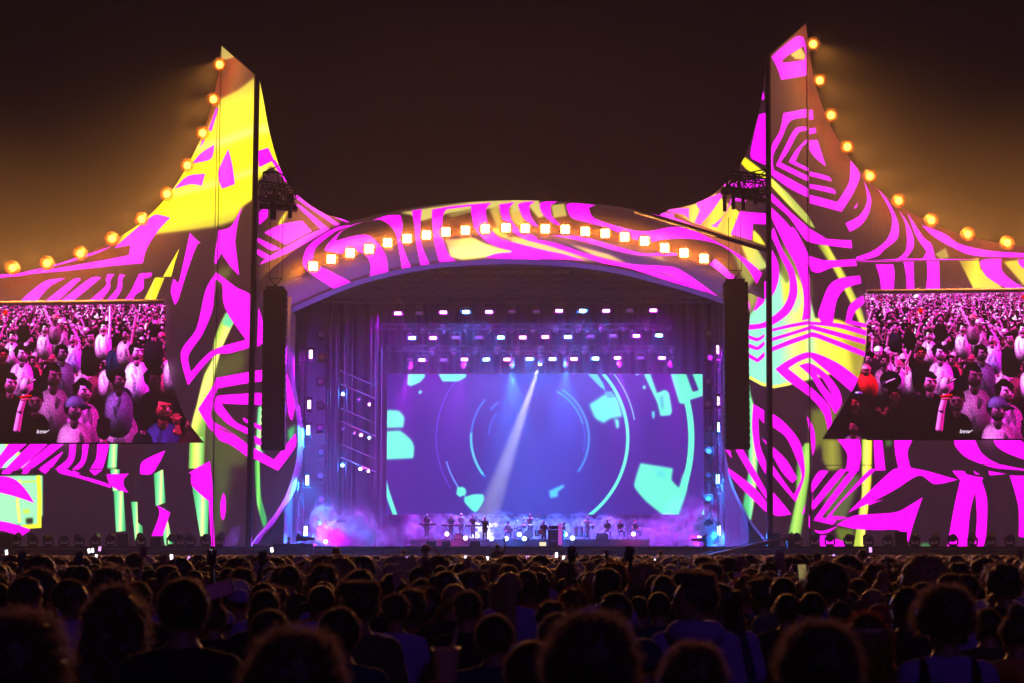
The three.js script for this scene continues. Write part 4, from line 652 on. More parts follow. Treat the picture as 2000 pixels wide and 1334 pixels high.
// ---------------------------------------------------------------- lights and racks along the front edge of the deck
{
  const base = [box(0.5, 0.16, 0.42, 0, 0.08, 0, 0.03), box(0.09, 0.5, 0.2, -0.31, 0.36, 0, 0.02), box(0.09, 0.5, 0.2, 0.31, 0.36, 0, 0.02)], yoke = mergeGeometries(base.map((g) => g.toNonIndexed()));
  const head = mergeGeometries([ball(0.27, 0, 0, 0, 12, 10).scale(1, 1.05, 1.1), cyl(0.2, 0.24, 0.3, 0, 0, 0, 14).rotateX(Math.PI / 2).translate(0, 0, 0.2), new THREE.TorusGeometry(0.2, 0.03, 6, 16).translate(0, 0, 0.36)].map((g) => g.toNonIndexed()));
  const lens = new THREE.CircleGeometry(0.18, 16).translate(0, 0, 0.365), MLens = std(0.08, 0.08, 0.1, 0.08);
  const place = (list, side) => list.forEach((px, i) => {
    const p = at(px, 1066, -127); p.y = DECK; const t = thing('floor_light', `dark moving head on the ${side} front edge of the stage, ${ORD[i]} from the left`, 'stage light', `moving heads along the ${side} front edge`, p);
    mesh('yoke', yoke, M.black, t); const h = mesh('head', head, M.black, t); h.position.y = 0.58; h.rotation.set(rr(-0.9, 0.2), rr(-0.8, 0.8), 0); const l = mesh('lens', lens, MLens, h); l.name = 'lens';
  });
  place([31, 64, 94, 125, 155, 186, 216, 275, 335, 352, 372, 402, 430], 'left'); place([1541, 1557, 1591, 1621, 1658, 1696, 1734, 1787, 1825, 1862, 1900, 1936, 1972], 'right');
  const rack = (px, w, h, label) => { const p = at(px, 1066, -127.2), W = w * 127 / FOCAL, t = thing('amplifier_rack', label, 'equipment rack', 'racks on the front edge of the stage', V(p.x, DECK, -127.2)); mesh('case', box(W, h, 0.7, 0, h / 2, 0, 0.04), M.black, t); for (let i = 0; i < 3; i++) mesh('slot_cover', box(W * 0.86, h * 0.25, 0.04, 0, h * (0.2 + 0.3 * i), 0.36), M.darkSteel, t); for (const s of [-1, 1]) mesh('corner_rail', box(0.05, h, 0.06, s * W * 0.47, h / 2, 0.35), M.steel, t); };
  rack(10, 28, 0.9, 'low dark equipment rack at the far left of the stage front'); rack(241, 22, 0.85, 'equipment rack between two floor lights below the left tower, lit violet'); rack(305, 18, 0.6, 'small dark equipment case left of the magenta shard on the left tower'); rack(1758, 24, 1.0, 'dark equipment rack below the right video wall'); rack(1510, 24, 0.9, 'dark case at the right corner of the stage opening');
}

// ---------------------------------------------------------------- people: bodies meshed from smooth distance fields
function net(f, lo, hi, h) {                                       // surface nets
  const n = [0, 1, 2].map((k) => Math.ceil((hi[k] - lo[k]) / h) + 1), [A, B, C] = n, val = new Float32Array(A * B * C), id = new Int32Array(A * B * C).fill(-1), pos = [], idx = [];
  for (let k = 0, o = 0; k < C; k++) for (let j = 0; j < B; j++) for (let i = 0; i < A; i++, o++) val[o] = f(lo[0] + i * h, lo[1] + j * h, lo[2] + k * h);
  const S = [1, A, A * B], corner = [0, 1, A, A + 1, A * B, A * B + 1, A * B + A, A * B + A + 1], E = [[0, 1], [2, 3], [4, 5], [6, 7], [0, 2], [1, 3], [4, 6], [5, 7], [0, 4], [1, 5], [2, 6], [3, 7]];
  for (let k = 0; k < C - 1; k++) for (let j = 0; j < B - 1; j++) for (let i = 0; i < A - 1; i++) {
    const o = i + j * A + k * A * B; let m = 0; for (let c = 0; c < 8; c++) if (val[o + corner[c]] < 0) m++;
    if (!m || m === 8) continue;
    let x = 0, y = 0, z = 0, q = 0;
    for (const [a, b] of E) { const va = val[o + corner[a]], vb = val[o + corner[b]]; if (va < 0 === vb < 0) continue; const t = va / (va - vb); x += lerp(a & 1, b & 1, t); y += lerp((a >> 1) & 1, (b >> 1) & 1, t); z += lerp(a >> 2, b >> 2, t); q++; }
    id[o] = pos.length / 3; pos.push(lo[0] + (i + x / q) * h, lo[1] + (j + y / q) * h, lo[2] + (k + z / q) * h);
  }
  for (let k = 1; k < C - 1; k++) for (let j = 1; j < B - 1; j++) for (let i = 1; i < A - 1; i++) {
    const o = i + j * A + k * A * B;
    for (let d = 0; d < 3; d++) {
      const a = val[o] < 0, b = val[o + S[d]] < 0; if (a === b) continue;
      const u = S[(d + 1) % 3], v = S[(d + 2) % 3], p = id[o], q = id[o - u], r = id[o - u - v], s = id[o - v];
      if (p < 0 || q < 0 || r < 0 || s < 0) continue;
      a ? idx.push(p, q, r, p, r, s) : idx.push(p, r, q, p, s, r);
    }
  }
  const g = new THREE.BufferGeometry(), nor = new Float32Array(pos.length), e = h * 0.5;
  for (let i = 0; i < pos.length; i += 3) { const [x, y, z] = [pos[i], pos[i + 1], pos[i + 2]], a = f(x + e, y, z) - f(x - e, y, z), b = f(x, y + e, z) - f(x, y - e, z), c = f(x, y, z + e) - f(x, y, z - e), l = Math.hypot(a, b, c) || 1; nor[i] = a / l; nor[i + 1] = b / l; nor[i + 2] = c / l; }
  g.setAttribute('position', new THREE.Float32BufferAttribute(pos, 3)); g.setAttribute('normal', new THREE.BufferAttribute(nor, 3)); g.setAttribute('uv', new THREE.BufferAttribute(new Float32Array(pos.length / 3 * 2), 2)); g.setIndex(idx);
  return g;
}
// a bone: [ax, ay, az, ra, bx, by, bz, rb, squash z]
function field(bones, k = 0.03) {
  const B = bones.map(([ax, ay, az, ra, bx, by, bz, rb, sz = 1]) => [ax, ay, az / sz, ra, bx - ax, by - ay, (bz - az) / sz, rb - ra, 1 / sz, 1 / Math.max(1e-9, (bx - ax) ** 2 + (by - ay) ** 2 + ((bz - az) / sz) ** 2)]);
  return (x, y, z) => {
    let d = 9;
    for (const [ax, ay, az, ra, dx, dy, dz, dr, s, l] of B) {
      const px = x - ax, py = y - ay, pz = z * s - az, t = Math.min(1, Math.max(0, (px * dx + py * dy + pz * dz) * l)), ex = px - dx * t, ey = py - dy * t, ez = pz - dz * t, v = Math.sqrt(ex * ex + ey * ey + ez * ez) - ra - dr * t;
      const hh = Math.max(k - Math.abs(d - v), 0) / k; d = Math.min(d, v) - hh * hh * k * 0.25;
    }
    return d;
  };
}
// hand: wrist at the origin, fingers along +y, palm towards -z, thumb on side s
function handGeo(s, curl, grip = false) {
  const b = [[-0.02, 0.03, 0, 0.017, -0.022, 0.085, 0, 0.013], [0.02, 0.03, 0, 0.017, 0.022, 0.085, 0, 0.013], [0, 0.0, 0, 0.022, 0, 0.08, 0, 0.017, 0.75]];
  [[-0.03, 0.06], [-0.01, 0.075], [0.011, 0.07], [0.031, 0.055]].forEach(([x, L], i) => {
    let p = [x * s * -1, 0.088 - Math.abs(i - 1.4) * 0.004, 0], a = 0; const seg = [0.5, 0.3, 0.24], fan = (x * s * -1) * 3;
    seg.forEach((q, k) => { a += curl * (k ? 1 : 0.6); const l = L * q, n = [p[0] + Math.sin(fan) * l * Math.cos(a), p[1] + Math.cos(fan) * Math.cos(a) * l, p[2] - Math.sin(a) * l]; b.push([...p, 0.0095 - k * 0.001, ...n, 0.0085 - k * 0.001]); p = n; });
  });
  b.push([0.026 * s, 0.025, -0.004, 0.015, 0.05 * s, 0.06, -0.014 - 0.02 * curl, 0.011], [0.05 * s, 0.06, -0.014 - 0.02 * curl, 0.01, 0.056 * s, 0.09, -0.02 - 0.035 * curl, 0.0085]);
  return net(field(b, 0.008), [-0.09, -0.04, -0.11], [0.09, 0.2, 0.04], 0.0065);
}
const HANDS = { openR: handGeo(-1, 0.15), openL: handGeo(1, 0.15), curlR: handGeo(-1, 0.75), curlL: handGeo(1, 0.75) };
function setHand(g, elbow, wrist, palm) {                           // lay a hand along the forearm, palm facing the given way
  const y = V(...wrist).sub(V(...elbow)).normalize(), z = V(...palm).multiplyScalar(-1), x = V(0, 0, 0).crossVectors(y, z).normalize(); z.crossVectors(x, y);
  return g.clone().applyMatrix4(new THREE.Matrix4().makeBasis(x, y, z).setPosition(...wrist));
}
// joints of a standing figure 1.75 m tall that faces -z; R is +x
const REST = { ER: [0.25, 1.1, 0.03], WR: [0.24, 0.86, -0.06], EL: [-0.25, 1.1, 0.03], WL: [-0.24, 0.86, -0.06], HR: [0.09, 0.92, 0], KR: [0.1, 0.5, -0.02], AR: [0.1, 0.09, 0.02], HL: [-0.09, 0.92, 0], KL: [-0.1, 0.5, -0.02], AL: [-0.1, 0.09, 0.02], yaw: 0, nod: 0, hR: 'curlR', hL: 'curlL', pR: [-0.3, 0, 0.5], pL: [0.3, 0, 0.5], slim: 1 };
function headPoint(P, [x, y, z]) { const s = Math.sin(P.yaw), c = Math.cos(P.yaw), sn = Math.sin(P.nod), cn = Math.cos(P.nod), Y = y - 1.53, y2 = Y * cn - z * sn, z2 = Y * sn + z * cn; return [x * c + z2 * s, 1.53 + y2, -x * s + z2 * c]; }
const headInv = (P) => { const s = Math.sin(P.yaw), c = Math.cos(P.yaw), sn = Math.sin(P.nod), cn = Math.cos(P.nod); return (x, y, z) => { const X = x * c - z * s, Z = x * s + z * c, Y = y - 1.53; return [X, 1.53 + Y * cn + Z * sn, -Y * sn + Z * cn]; }; };
const SHO = [0.175, 1.405, 0.012];
function armBones(P, grow, side, toWrist) {
  const m = side > 0 ? 1 : -1, E = side > 0 ? P.ER : P.EL, W = side > 0 ? P.WR : P.WL, o = [[SHO[0] * m, SHO[1], SHO[2], 0.055 + grow, ...E, 0.04 + grow]];
  if (toWrist) o.push([...E, 0.039 + grow, ...W, 0.025 + grow * 0.6]);
  return o;
}
function torsoBones(P, grow) {
  const w = P.slim;
  return [[-0.15 * w, 1.41, 0.015, 0.052 + grow, 0.15 * w, 1.41, 0.015, 0.052 + grow], [-0.085 * w, 1.34, -0.01, 0.1 + grow, -0.07 * w, 1.08, 0.0, 0.086 + grow, 0.95], [0.085 * w, 1.34, -0.01, 0.1 + grow, 0.07 * w, 1.08, 0.0, 0.086 + grow, 0.95], [0, 1.36, 0.03, 0.1 + grow, 0, 1.08, 0.01, 0.09 + grow], [-0.075, 0.96, 0.01, 0.1 + grow, 0.075, 0.96, 0.01, 0.1 + grow], [-0.09 * w, 1.44, 0.02, 0.045 + grow, 0, 1.5, 0.015, 0.05 + grow * 0.4], [0.09 * w, 1.44, 0.02, 0.045 + grow, 0, 1.5, 0.015, 0.05 + grow * 0.4]];
}
function headBones(P) {
  const h = (a, ra, b, rb, sz) => [...headPoint(P, a), ra, ...headPoint(P, b), rb, sz ?? 1];
  return [[0, 1.47, 0.02, 0.054, 0, 1.57, 0.012, 0.052], h([0, 1.665, 0.035], 0.079, [0, 1.668, -0.03], 0.074), h([0, 1.66, -0.03], 0.07, [0, 1.6, -0.035], 0.062), h([0, 1.6, -0.03], 0.062, [0, 1.552, -0.062], 0.038), h([-0.03, 1.575, -0.03], 0.045, [0.03, 1.575, -0.03], 0.045),
    h([0, 1.645, -0.1], 0.008, [0, 1.605, -0.122], 0.014), h([-0.014, 1.6, -0.108], 0.01, [0.014, 1.6, -0.108], 0.01), h([-0.022, 1.567, -0.094], 0.008, [0.022, 1.567, -0.094], 0.008), h([-0.035, 1.662, -0.094], 0.009, [0.035, 1.662, -0.094], 0.009), h([-0.08, 1.6, 0.012], 0.011, [-0.087, 1.645, 0.024], 0.015), h([0.08, 1.6, 0.012], 0.011, [0.087, 1.645, 0.024], 0.015)];
}
const legBones = (P, g) => [[...P.HR, 0.088 + g, ...P.KR, 0.058 + g], [...P.KR, 0.056 + g, ...P.AR, 0.04 + g], [...P.HL, 0.088 + g, ...P.KL, 0.058 + g], [...P.KL, 0.056 + g, ...P.AL, 0.04 + g], [-0.075, 0.96, 0.01, 0.1 + g, 0.075, 0.96, 0.01, 0.1 + g]];
function bounds(bones, pad) { const lo = [9, 9, 9], hi = [-9, -9, -9]; for (const b of bones) for (const [o, r] of [[0, b[3]], [4, b[7]]]) for (let k = 0; k < 3; k++) { lo[k] = Math.min(lo[k], b[o + k] - r - pad); hi[k] = Math.max(hi[k], b[o + k] + r + pad); } return [lo, hi]; }
// geometry of a posed figure; cell is the size of the mesh
function figure(pose, cell, opt = {}) {
  const P = { ...REST, ...pose }, foot = (A, m) => [[A[0], 0.05, A[2] + 0.02, 0.045, A[0] + 0.02 * m, 0.035, A[2] - 0.16, 0.035]];
  const bare = [...headBones(P), ...torsoBones(P, -0.004), ...armBones(P, 0, 1, true), ...armBones(P, 0, -1, true), ...legBones(P, -0.004)];
  let body = net(field(bare, 0.028), ...bounds(bare, 0.03), cell);
  if (cell < 0.04) body = mergeGeometries([body, setHand(HANDS[P.hR], P.ER, P.WR, P.pR), setHand(HANDS[P.hL], P.EL, P.WL, P.pL)].map((g) => g.toNonIndexed()));
  const half = (E, m) => [SHO[0] * m + (E[0] - SHO[0] * m) * 0.62, SHO[1] + (E[1] - SHO[1]) * 0.62, SHO[2] + (E[2] - SHO[2]) * 0.62];
  const sleeves = opt.long ? [...armBones(P, 0.016, 1, true), ...armBones(P, 0.016, -1, true)] : [[SHO[0], SHO[1], SHO[2], 0.068, ...half(P.ER, 1), 0.068], [-SHO[0], SHO[1], SHO[2], 0.068, ...half(P.EL, -1), 0.068]];
  const tb = [...torsoBones(P, 0.014), ...sleeves, [-0.08, 0.9, 0.01, 0.115, 0.08, 0.9, 0.01, 0.115]], tf = field(tb, 0.03), low = opt.low ?? 0.86;
  const shirt = net((x, y, z) => Math.max(tf(x, y, z) + 0.007 * (noise(x * 9 + 7, y * 7, z * 9) - 0.5) + 0.006 * Math.sin(y * 38 + x * 14 + 5 * noise(x * 5, y * 3, z * 5)) * clamp((1.25 - y) * 3, 0, 1), low - y, y - (1.492 + z * 0.25)), ...bounds(tb, 0.03), cell * (opt.shirtCell ?? 1));
  const lb = legBones(P, 0.012), lf = field(lb, 0.03), trousers = net((x, y, z) => Math.max(lf(x, y, z), y - Math.max(0.97, P.waist ?? 0)), ...bounds(lb, 0.03), cell * 1.5);
  const fb = [...foot(P.AR, 1), ...foot(P.AL, -1)], shoes = net(field(fb, 0.01), ...bounds(fb, 0.03), Math.min(cell * 1.5, 0.03));
  return { P, body, shirt, trousers, shoes };
}
// hair or headgear of a posed head
function hairGeo(P, style, cell, strands) {
  const inv = headInv(P), sk = (x, y, z, g) => { const ax = x / (0.082 + g), ay = (y - 1.66) / (0.088 + g), az = (z - 0.004) / (0.104 + g); return (Math.sqrt(ax * ax + ay * ay + az * az) - 1) * (0.088 + g); };
  const face = (x, y, z, k = 0) => Math.max(z + 0.045 - Math.max(0, y - 1.66) * 0.7 - k, y - 1.725 - k);   // < 0 in front of the face, where no hair grows
  const S = {
    short: (x, y, z) => Math.max(sk(x, y, z, 0.016 + 0.006 * noise(x * 40, y * 40, z * 40)), 1.585 + Math.max(0, 0.03 - z) * 0.9 - y),
    fade: (x, y, z) => Math.max(sk(x, y, z, (y > 1.69 ? 0.02 : 0.006) + 0.012 * clamp((y - 1.68) * 12, 0, 1) + 0.008 * noise(x * 45, y * 45, z * 45)), 1.61 + Math.max(0, 0.02 - z) * 0.8 - y),
    flat: (x, y, z) => Math.max(Math.min(sk(x, y, z, 0.014), Math.hypot(Math.max(0, Math.abs(x) - 0.055), Math.max(0, Math.abs(y - 1.74) - 0.022), Math.max(0, Math.abs(z + 0.012) - 0.075)) - 0.028) + 0.006 * (noise(x * 50, y * 50, z * 50) - 0.5), 1.6 + Math.max(0, 0.02 - z) * 1.1 - y),
    curly: (x, y, z) => Math.max(sk(x, y - 0.02, z, 0.045 + 0.04 * (noise(x * 28, y * 28, z * 28) - 0.3)), 1.6 + Math.max(0, 0.03 - z) * 0.9 - y),
    afro: (x, y, z) => Math.max(sk(x, y - 0.04, z, 0.085 + 0.035 * (noise(x * 24, y * 24, z * 24) - 0.3)), 1.59 + Math.max(0, 0.0 - z) * 1.1 - y),
    long: (x, y, z) => { const d = Math.max(Math.abs(x) - 0.088 - 0.05 * clamp(1.62 - y, 0, 0.3), 0), e = Math.max(Math.abs(z - 0.075) - 0.03, 0), curt = Math.hypot(d, e, Math.max(y - 1.66, 1.22 - y, 0)) - 0.024; return Math.max(Math.min(sk(x, y, z, 0.022), curt) + 0.01 * (noise(x * 60, y * 6, z * 60) - 0.5), z > 0.03 ? -9 : 1.6 + Math.max(0, 0.0 - z) * 1.2 - y); },
    wavy: (x, y, z) => { const d = Math.max(Math.abs(x) - 0.1 - 0.12 * clamp(1.66 - y, 0, 0.35), 0), e = Math.max(Math.abs(z - 0.06) - 0.05, 0), curt = Math.hypot(d, e, Math.max(y - 1.66, 1.25 - y, 0)) - 0.04; return Math.max(Math.min(sk(x, y, z, 0.05), curt) + 0.03 * (noise(x * 22, y * 16, z * 22) - 0.5), z > 0.02 ? -9 : 1.55 + Math.max(0, 0.0 - z) * 1.3 - y); },
    bun: (x, y, z) => Math.min(Math.max(sk(x, y, z, 0.013), 1.595 + Math.max(0, 0.03 - z) * 0.9 - y), Math.hypot(x, y - 1.785, z - 0.05) - 0.052 + 0.008 * noise(x * 60, y * 60, z * 60)),
    tail: (x, y, z) => Math.min(Math.max(sk(x, y, z, 0.013), 1.595 + Math.max(0, 0.03 - z) * 0.9 - y), Math.max(Math.hypot(x, Math.max(0, z - 0.15) + Math.max(0, 0.1 - z)) - 0.02 - 0.02 * clamp((1.7 - y) * 4, 0, 1), y - 1.72, 1.38 - y)),
    cap: (x, y, z) => Math.max(sk(x, y, z, 0.018), 1.655 - z * 0.12 - y),
    beanie: (x, y, z) => Math.max(sk(x, y - 0.012, z, 0.024), 1.63 - z * 0.1 - y),
    nape: (x, y, z) => Math.max(sk(x, y, z, 0.008), y - 1.66, 1.6 + Math.max(0, 0.03 - z) * 0.9 - y),
  }[style];
  const f = (x, y, z) => { const [a, b, c] = inv(x, y, z); let d = S(a, b, c); if (style !== 'cap' && style !== 'beanie') d = Math.max(d, -(Math.max(face(a, b, c), Math.abs(a) - 0.078)) - 0.0); return d; };
  const lo = ['long', 'wavy', 'tail'].includes(style) ? 1.18 : 1.5;
  const g = net(f, [-0.24, lo, -0.24], [0.24, 1.9, 0.26], cell);
  if (!strands) return { g };
  const p = g.attributes.position, n = g.attributes.normal, ix = g.index.array, pos = [], nor = [], uv = [], len = { short: 0.014, fade: 0.018, flat: 0.02, curly: 0.045, afro: 0.05, long: 0.03, wavy: 0.05, bun: 0.022, tail: 0.02, nape: 0.008 }[style] ?? 0;
  for (let s = 0; s < strands && len; s++) {
    const t = 3 * Math.floor(rnd() * ix.length / 3), i = ix[t]; const o = V(p.getX(i), p.getY(i), p.getZ(i)), d = V(n.getX(i), n.getY(i), n.getZ(i));
    if (d.y < -0.6) continue;
    const side = V(rr(-1, 1), rr(-1, 1), rr(-1, 1)).cross(d).normalize(), w = 0.0022; let a = o.clone().addScaledVector(d, -0.004);
    d.addScaledVector(side, rr(-0.9, 0.9)).normalize();
    const k = style === 'curly' || style === 'afro' || style === 'wavy' ? 3 : 2, L = len * rr(0.5, 1.5) / k;
    for (let q = 0; q < k; q++) { const b = a.clone().addScaledVector(d, L), w0 = w * (1 - q / k), w1 = w * (1 - (q + 1) / k); const c0 = V(0, 0, 0).crossVectors(d, side).normalize(); const A1 = a.clone().addScaledVector(c0, w0), A2 = a.clone().addScaledVector(c0, -w0), B1 = b.clone().addScaledVector(c0, w1); for (const v of [A1, A2, B1]) { pos.push(v.x, v.y, v.z); nor.push(side.x, side.y, side.z); uv.push(0, 0); } a = b; d.addScaledVector(V(rr(-1, 1), rr(-1, 0.6), rr(-1, 1)), k === 3 ? 0.9 : 0.35).normalize(); }
  }
  const e = new THREE.BufferGeometry(); e.setAttribute('position', new THREE.Float32BufferAttribute(pos, 3)); e.setAttribute('normal', new THREE.Float32BufferAttribute(nor, 3)); e.setAttribute('uv', new THREE.Float32BufferAttribute(uv, 2));
  return { g, e };
}
const brim = (P, back) => { const s = new THREE.Shape(); s.moveTo(-0.085, 0); s.bezierCurveTo(-0.085, 0.11, 0.085, 0.11, 0.085, 0); s.bezierCurveTo(0.06, 0.035, -0.06, 0.035, -0.085, 0); const g = new THREE.ExtrudeGeometry(s, { depth: 0.008, bevelEnabled: true, bevelSize: 0.003, bevelThickness: 0.003, bevelSegments: 1 }); g.rotateX(-Math.PI / 2 - 0.15).translate(0, 1.665, -0.085); if (back) g.rotateY(Math.PI); g.translate(0, -1.53, 0).applyMatrix4(new THREE.Matrix4().makeRotationFromEuler(new THREE.Euler(P.nod, P.yaw, 0, 'YXZ'))).translate(0, 1.53, 0); return g; };
const eyesGeo = (P) => mergeGeometries([-1, 1].map((m) => { const [x, y, z] = headPoint(P, [m * 0.031, 1.64, -0.094]); return ball(0.011, x, y, z, 8, 6); }));
const hairMat = (r, g, b) => new THREE.MeshPhysicalMaterial({ color: lin(r, g, b), roughness: 0.5, sheen: 1, sheenRoughness: 0.6, sheenColor: lin(0.9 + r, 0.6 + g, 0.5 + b) });
const strandMat = (r, g, b) => new THREE.MeshPhysicalMaterial({ color: lin(r, g, b), roughness: 1, transmission: 0.6, thickness: 0, side: THREE.DoubleSide });
const HAIR = { black: [hairMat(0.012, 0.009, 0.008), strandMat(0.7, 0.42, 0.26)], brown: [hairMat(0.03, 0.016, 0.01), strandMat(0.75, 0.45, 0.26)], red: [hairMat(0.1, 0.02, 0.012), strandMat(0.55, 0.13, 0.06)], blond: [hairMat(0.3, 0.2, 0.1), strandMat(0.7, 0.5, 0.25)] };
const SKIN = { light: std(0.42, 0.26, 0.19, 0.5), tan: std(0.27, 0.15, 0.1, 0.5), brown: std(0.13, 0.065, 0.04, 0.5), dark: std(0.06, 0.03, 0.02, 0.5) };
const cm = (r, g, b) => new THREE.MeshPhysicalMaterial({ color: lin(r, g, b), roughness: 0.9, sheen: 0.6, sheenRoughness: 0.5, sheenColor: lin(0.3 + r, 0.26 + g, 0.26 + b) });
const CLOTH = { black: cm(0.012, 0.012, 0.014), navy: cm(0.02, 0.03, 0.09), violet: cm(0.28, 0.16, 0.6), white: cm(0.6, 0.58, 0.62), grey: cm(0.14, 0.14, 0.15), olive: cm(0.06, 0.06, 0.03), red: cm(0.28, 0.03, 0.03), denim: cm(0.05, 0.07, 0.13), cream: cm(0.5, 0.44, 0.34), blue: cm(0.07, 0.08, 0.35), orange: cm(0.4, 0.2, 0.06) };
const EYES = std(0.02, 0.015, 0.012, 0.2), SHOE = std(0.1, 0.1, 0.1, 0.7);
const cache = new Map();
const once = (k, f) => { if (!cache.has(k)) cache.set(k, f()); return cache.get(k); };
const POSES = {
  stand: {}, left: { yaw: 0.75, WL: [-0.16, 0.9, -0.2] }, right: { yaw: -0.75, ER: [0.26, 1.12, 0.0], WR: [0.16, 1.0, -0.24] }, profile: { yaw: 1.35, nod: 0.05 }, profileR: { yaw: -1.3, nod: 0.05 }, look: { yaw: -0.3, nod: -0.12, WR: [0.12, 1.05, -0.25], ER: [0.25, 1.14, -0.02] },
  phone: { nod: -0.1, ER: [0.27, 1.36, -0.2], WR: [0.16, 1.62, -0.28], EL: [-0.27, 1.36, -0.2], WL: [-0.08, 1.62, -0.3], pR: [-1, 0, -0.2], pL: [1, 0, -0.2] },
  wave: { ER: [0.3, 1.62, -0.05], WR: [0.29, 1.88, -0.06], hR: 'openR', pR: [0, 0, -1] }, waveL: { EL: [-0.3, 1.62, -0.05], WL: [-0.27, 1.88, -0.06], hL: 'openL', pL: [0, 0, -1] },
  both: { ER: [0.32, 1.6, -0.05], WR: [0.3, 1.86, -0.08], EL: [-0.32, 1.6, -0.05], WL: [-0.3, 1.86, -0.08], hR: 'openR', hL: 'openL', pR: [0, 0, -1], pL: [0, 0, -1] },
  head: { ER: [0.42, 1.52, -0.08], WR: [0.2, 1.7, -0.06], hR: 'curlR', pR: [-1, 0, 0] },
  seat: { KR: [0.15, 0.86, -0.34], AR: [0.14, 0.45, -0.34], KL: [-0.15, 0.86, -0.34], AL: [-0.14, 0.45, -0.34] },
};
POSES.seatHead = { ...POSES.seat, ...POSES.head }; POSES.seatWave = { ...POSES.seat, ...POSES.wave };
// hair styles that a head wears, as names for labels
const HNAME = { short: 'short-haired', fade: 'crop-haired', flat: 'flat-topped', curly: 'curly-haired', afro: 'round-afro', long: 'long-haired', wavy: 'wavy long-haired', bun: 'bun-haired', tail: 'ponytailed', cap: 'capped', beanie: 'beanie-wearing' };
function person(o) {
  const { pose = 'stand', hair = 'short', hc = 'black', skin = 'tan', shirt = 'black', pants = 'denim', near = false, long = false, capc = 'navy', back = false } = o, cell = near ? 0.02 : 0.034;
  const F = once(`fig ${pose} ${cell} ${long}`, () => figure(POSES[pose], cell, { long, shirtCell: near ? 0.9 : 0.9 }));
  const t = thing('person', o.label, 'person', o.group, V(o.x, o.y ?? 0, o.z)), hat = hair === 'cap' || hair === 'beanie';
  mesh('body', F.body, SKIN[skin], t); mesh('shirt', F.shirt, CLOTH[shirt], t); mesh('trousers', F.trousers, CLOTH[pants], t); mesh('shoes', F.shoes, SHOE, t); mesh('eyes', once(`eyes ${pose}`, () => eyesGeo(F.P)), EYES, t);
  const st = hat ? 'nape' : hair, H = once(`hair ${pose} ${st} ${near}`, () => hairGeo(F.P, st, near ? 0.011 : 0.017, near ? 6000 : 1500)), h = mesh('hair', H.g, HAIR[hc][0], t);
  if (H.e) mesh('loose_strands', H.e, HAIR[hc][1], h);
  if (hat) { const C = once(`hat ${pose} ${hair} ${near}`, () => hairGeo(F.P, hair, near ? 0.011 : 0.017, 0)), c = mesh(hair, C.g, CLOTH[capc], t); if (hair === 'cap') mesh('brim', once(`brim ${pose} ${back}`, () => brim(F.P, back)), CLOTH[capc], c); }
  t.rotation.y = o.turn ?? 0; t.scale.setScalar(o.s ?? 1);
  return t;
}

// ---------------------------------------------------------------- the crowd: the nearest people, each placed by hand
const HEADW = { short: 0.18, fade: 0.178, flat: 0.178, curly: 0.245, afro: 0.31, long: 0.225, wavy: 0.33, bun: 0.18, tail: 0.18, cap: 0.19, beanie: 0.2 }, TOP = { short: 1.765, fade: 1.775, flat: 1.785, curly: 1.815, afro: 1.86, long: 1.77, wavy: 1.8, bun: 1.83, tail: 1.765, cap: 1.77, beanie: 1.785 };
const standing = [];
function fan(px, top, width, hair, o, label) {
  const W = HEADW[hair], H = TOP[hair], d = EYE * FOCAL / (H * width / W + (top - HORIZON)), s = width * d / (FOCAL * W), x = (px - 1000) * d / FOCAL;
  standing.push([x, -d, width]);
  return person({ hair, ...o, x, z: -d, s, near: d < 13, label, group: 'audience standing near the camera' });
}
// px, top of the head, width of the head in photograph pixels
fan(48, 1207, 165, 'curly', { hc: 'brown', shirt: 'black' }, 'person with curly hair cut off by the bottom left corner, blurred and close');
fan(60, 1127, 52, 'short', { shirt: 'black', pose: 'right' }, 'short-haired person in black looking right, behind the curly head in the bottom left corner');
fan(147, 1132, 52, 'short', { shirt: 'violet', pose: 'profileR', skin: 'brown' }, 'person in a violet shirt, lit face turned right, near the left edge');
fan(237, 1148, 132, 'wavy', { hc: 'brown', shirt: 'black', near: true }, 'person with big wavy hair, the large dark head near the bottom left');
fan(365, 1131, 88, 'short', { shirt: 'black' }, 'broad person in black with short hair, large head right of the big wavy hair');
fan(219, 1124, 40, 'cap', { shirt: 'navy', capc: 'white' }, 'person in a pale cap above the big wavy hair');
fan(275, 1136, 50, 'short', { shirt: 'black' }, 'short-haired person just behind the big wavy hair, on its right');
fan(6, 1139, 42, 'short', { shirt: 'violet' }, 'person half cut off by the left edge of the picture');
fan(122, 1111, 36, 'curly', { shirt: 'black' }, 'curly-haired person behind the one with the face turned right');
fan(116, 1092, 38, 'afro', { shirt: 'black' }, 'person with a round afro far left in the crowd');
fan(269, 1083, 36, 'afro', { shirt: 'navy' }, 'person with a tall round afro standing out below the left tower');
fan(445, 1190, 40, 'cap', { shirt: 'red', capc: 'violet' }, 'person in a violet cap and red shirt right of the broad person in black');
fan(463, 1131, 44, 'long', { shirt: 'violet', hc: 'brown', pose: 'phone' }, 'long-haired person holding up both hands right of the broad person in black');
fan(478, 1110, 46, 'curly', { shirt: 'black' }, 'curly-haired person below the left edge of the stage opening');
fan(537, 1113, 33, 'cap', { shirt: 'black', capc: 'white' }, 'person in a white cap left of the tall one in black');
fan(569, 1104, 37, 'short', { shirt: 'black', skin: 'tan' }, 'tall person in a black shirt standing free, below the left strip lights');
fan(522, 1152, 50, 'short', { shirt: 'black' }, 'short-haired person below the white cap');
fan(533, 1190, 68, 'short', { shirt: 'black', skin: 'light' }, 'person with short dark hair above the blurred curly head');
fan(632, 1143, 46, 'short', { shirt: 'violet' }, 'person in a violet shirt behind the navy shirt');
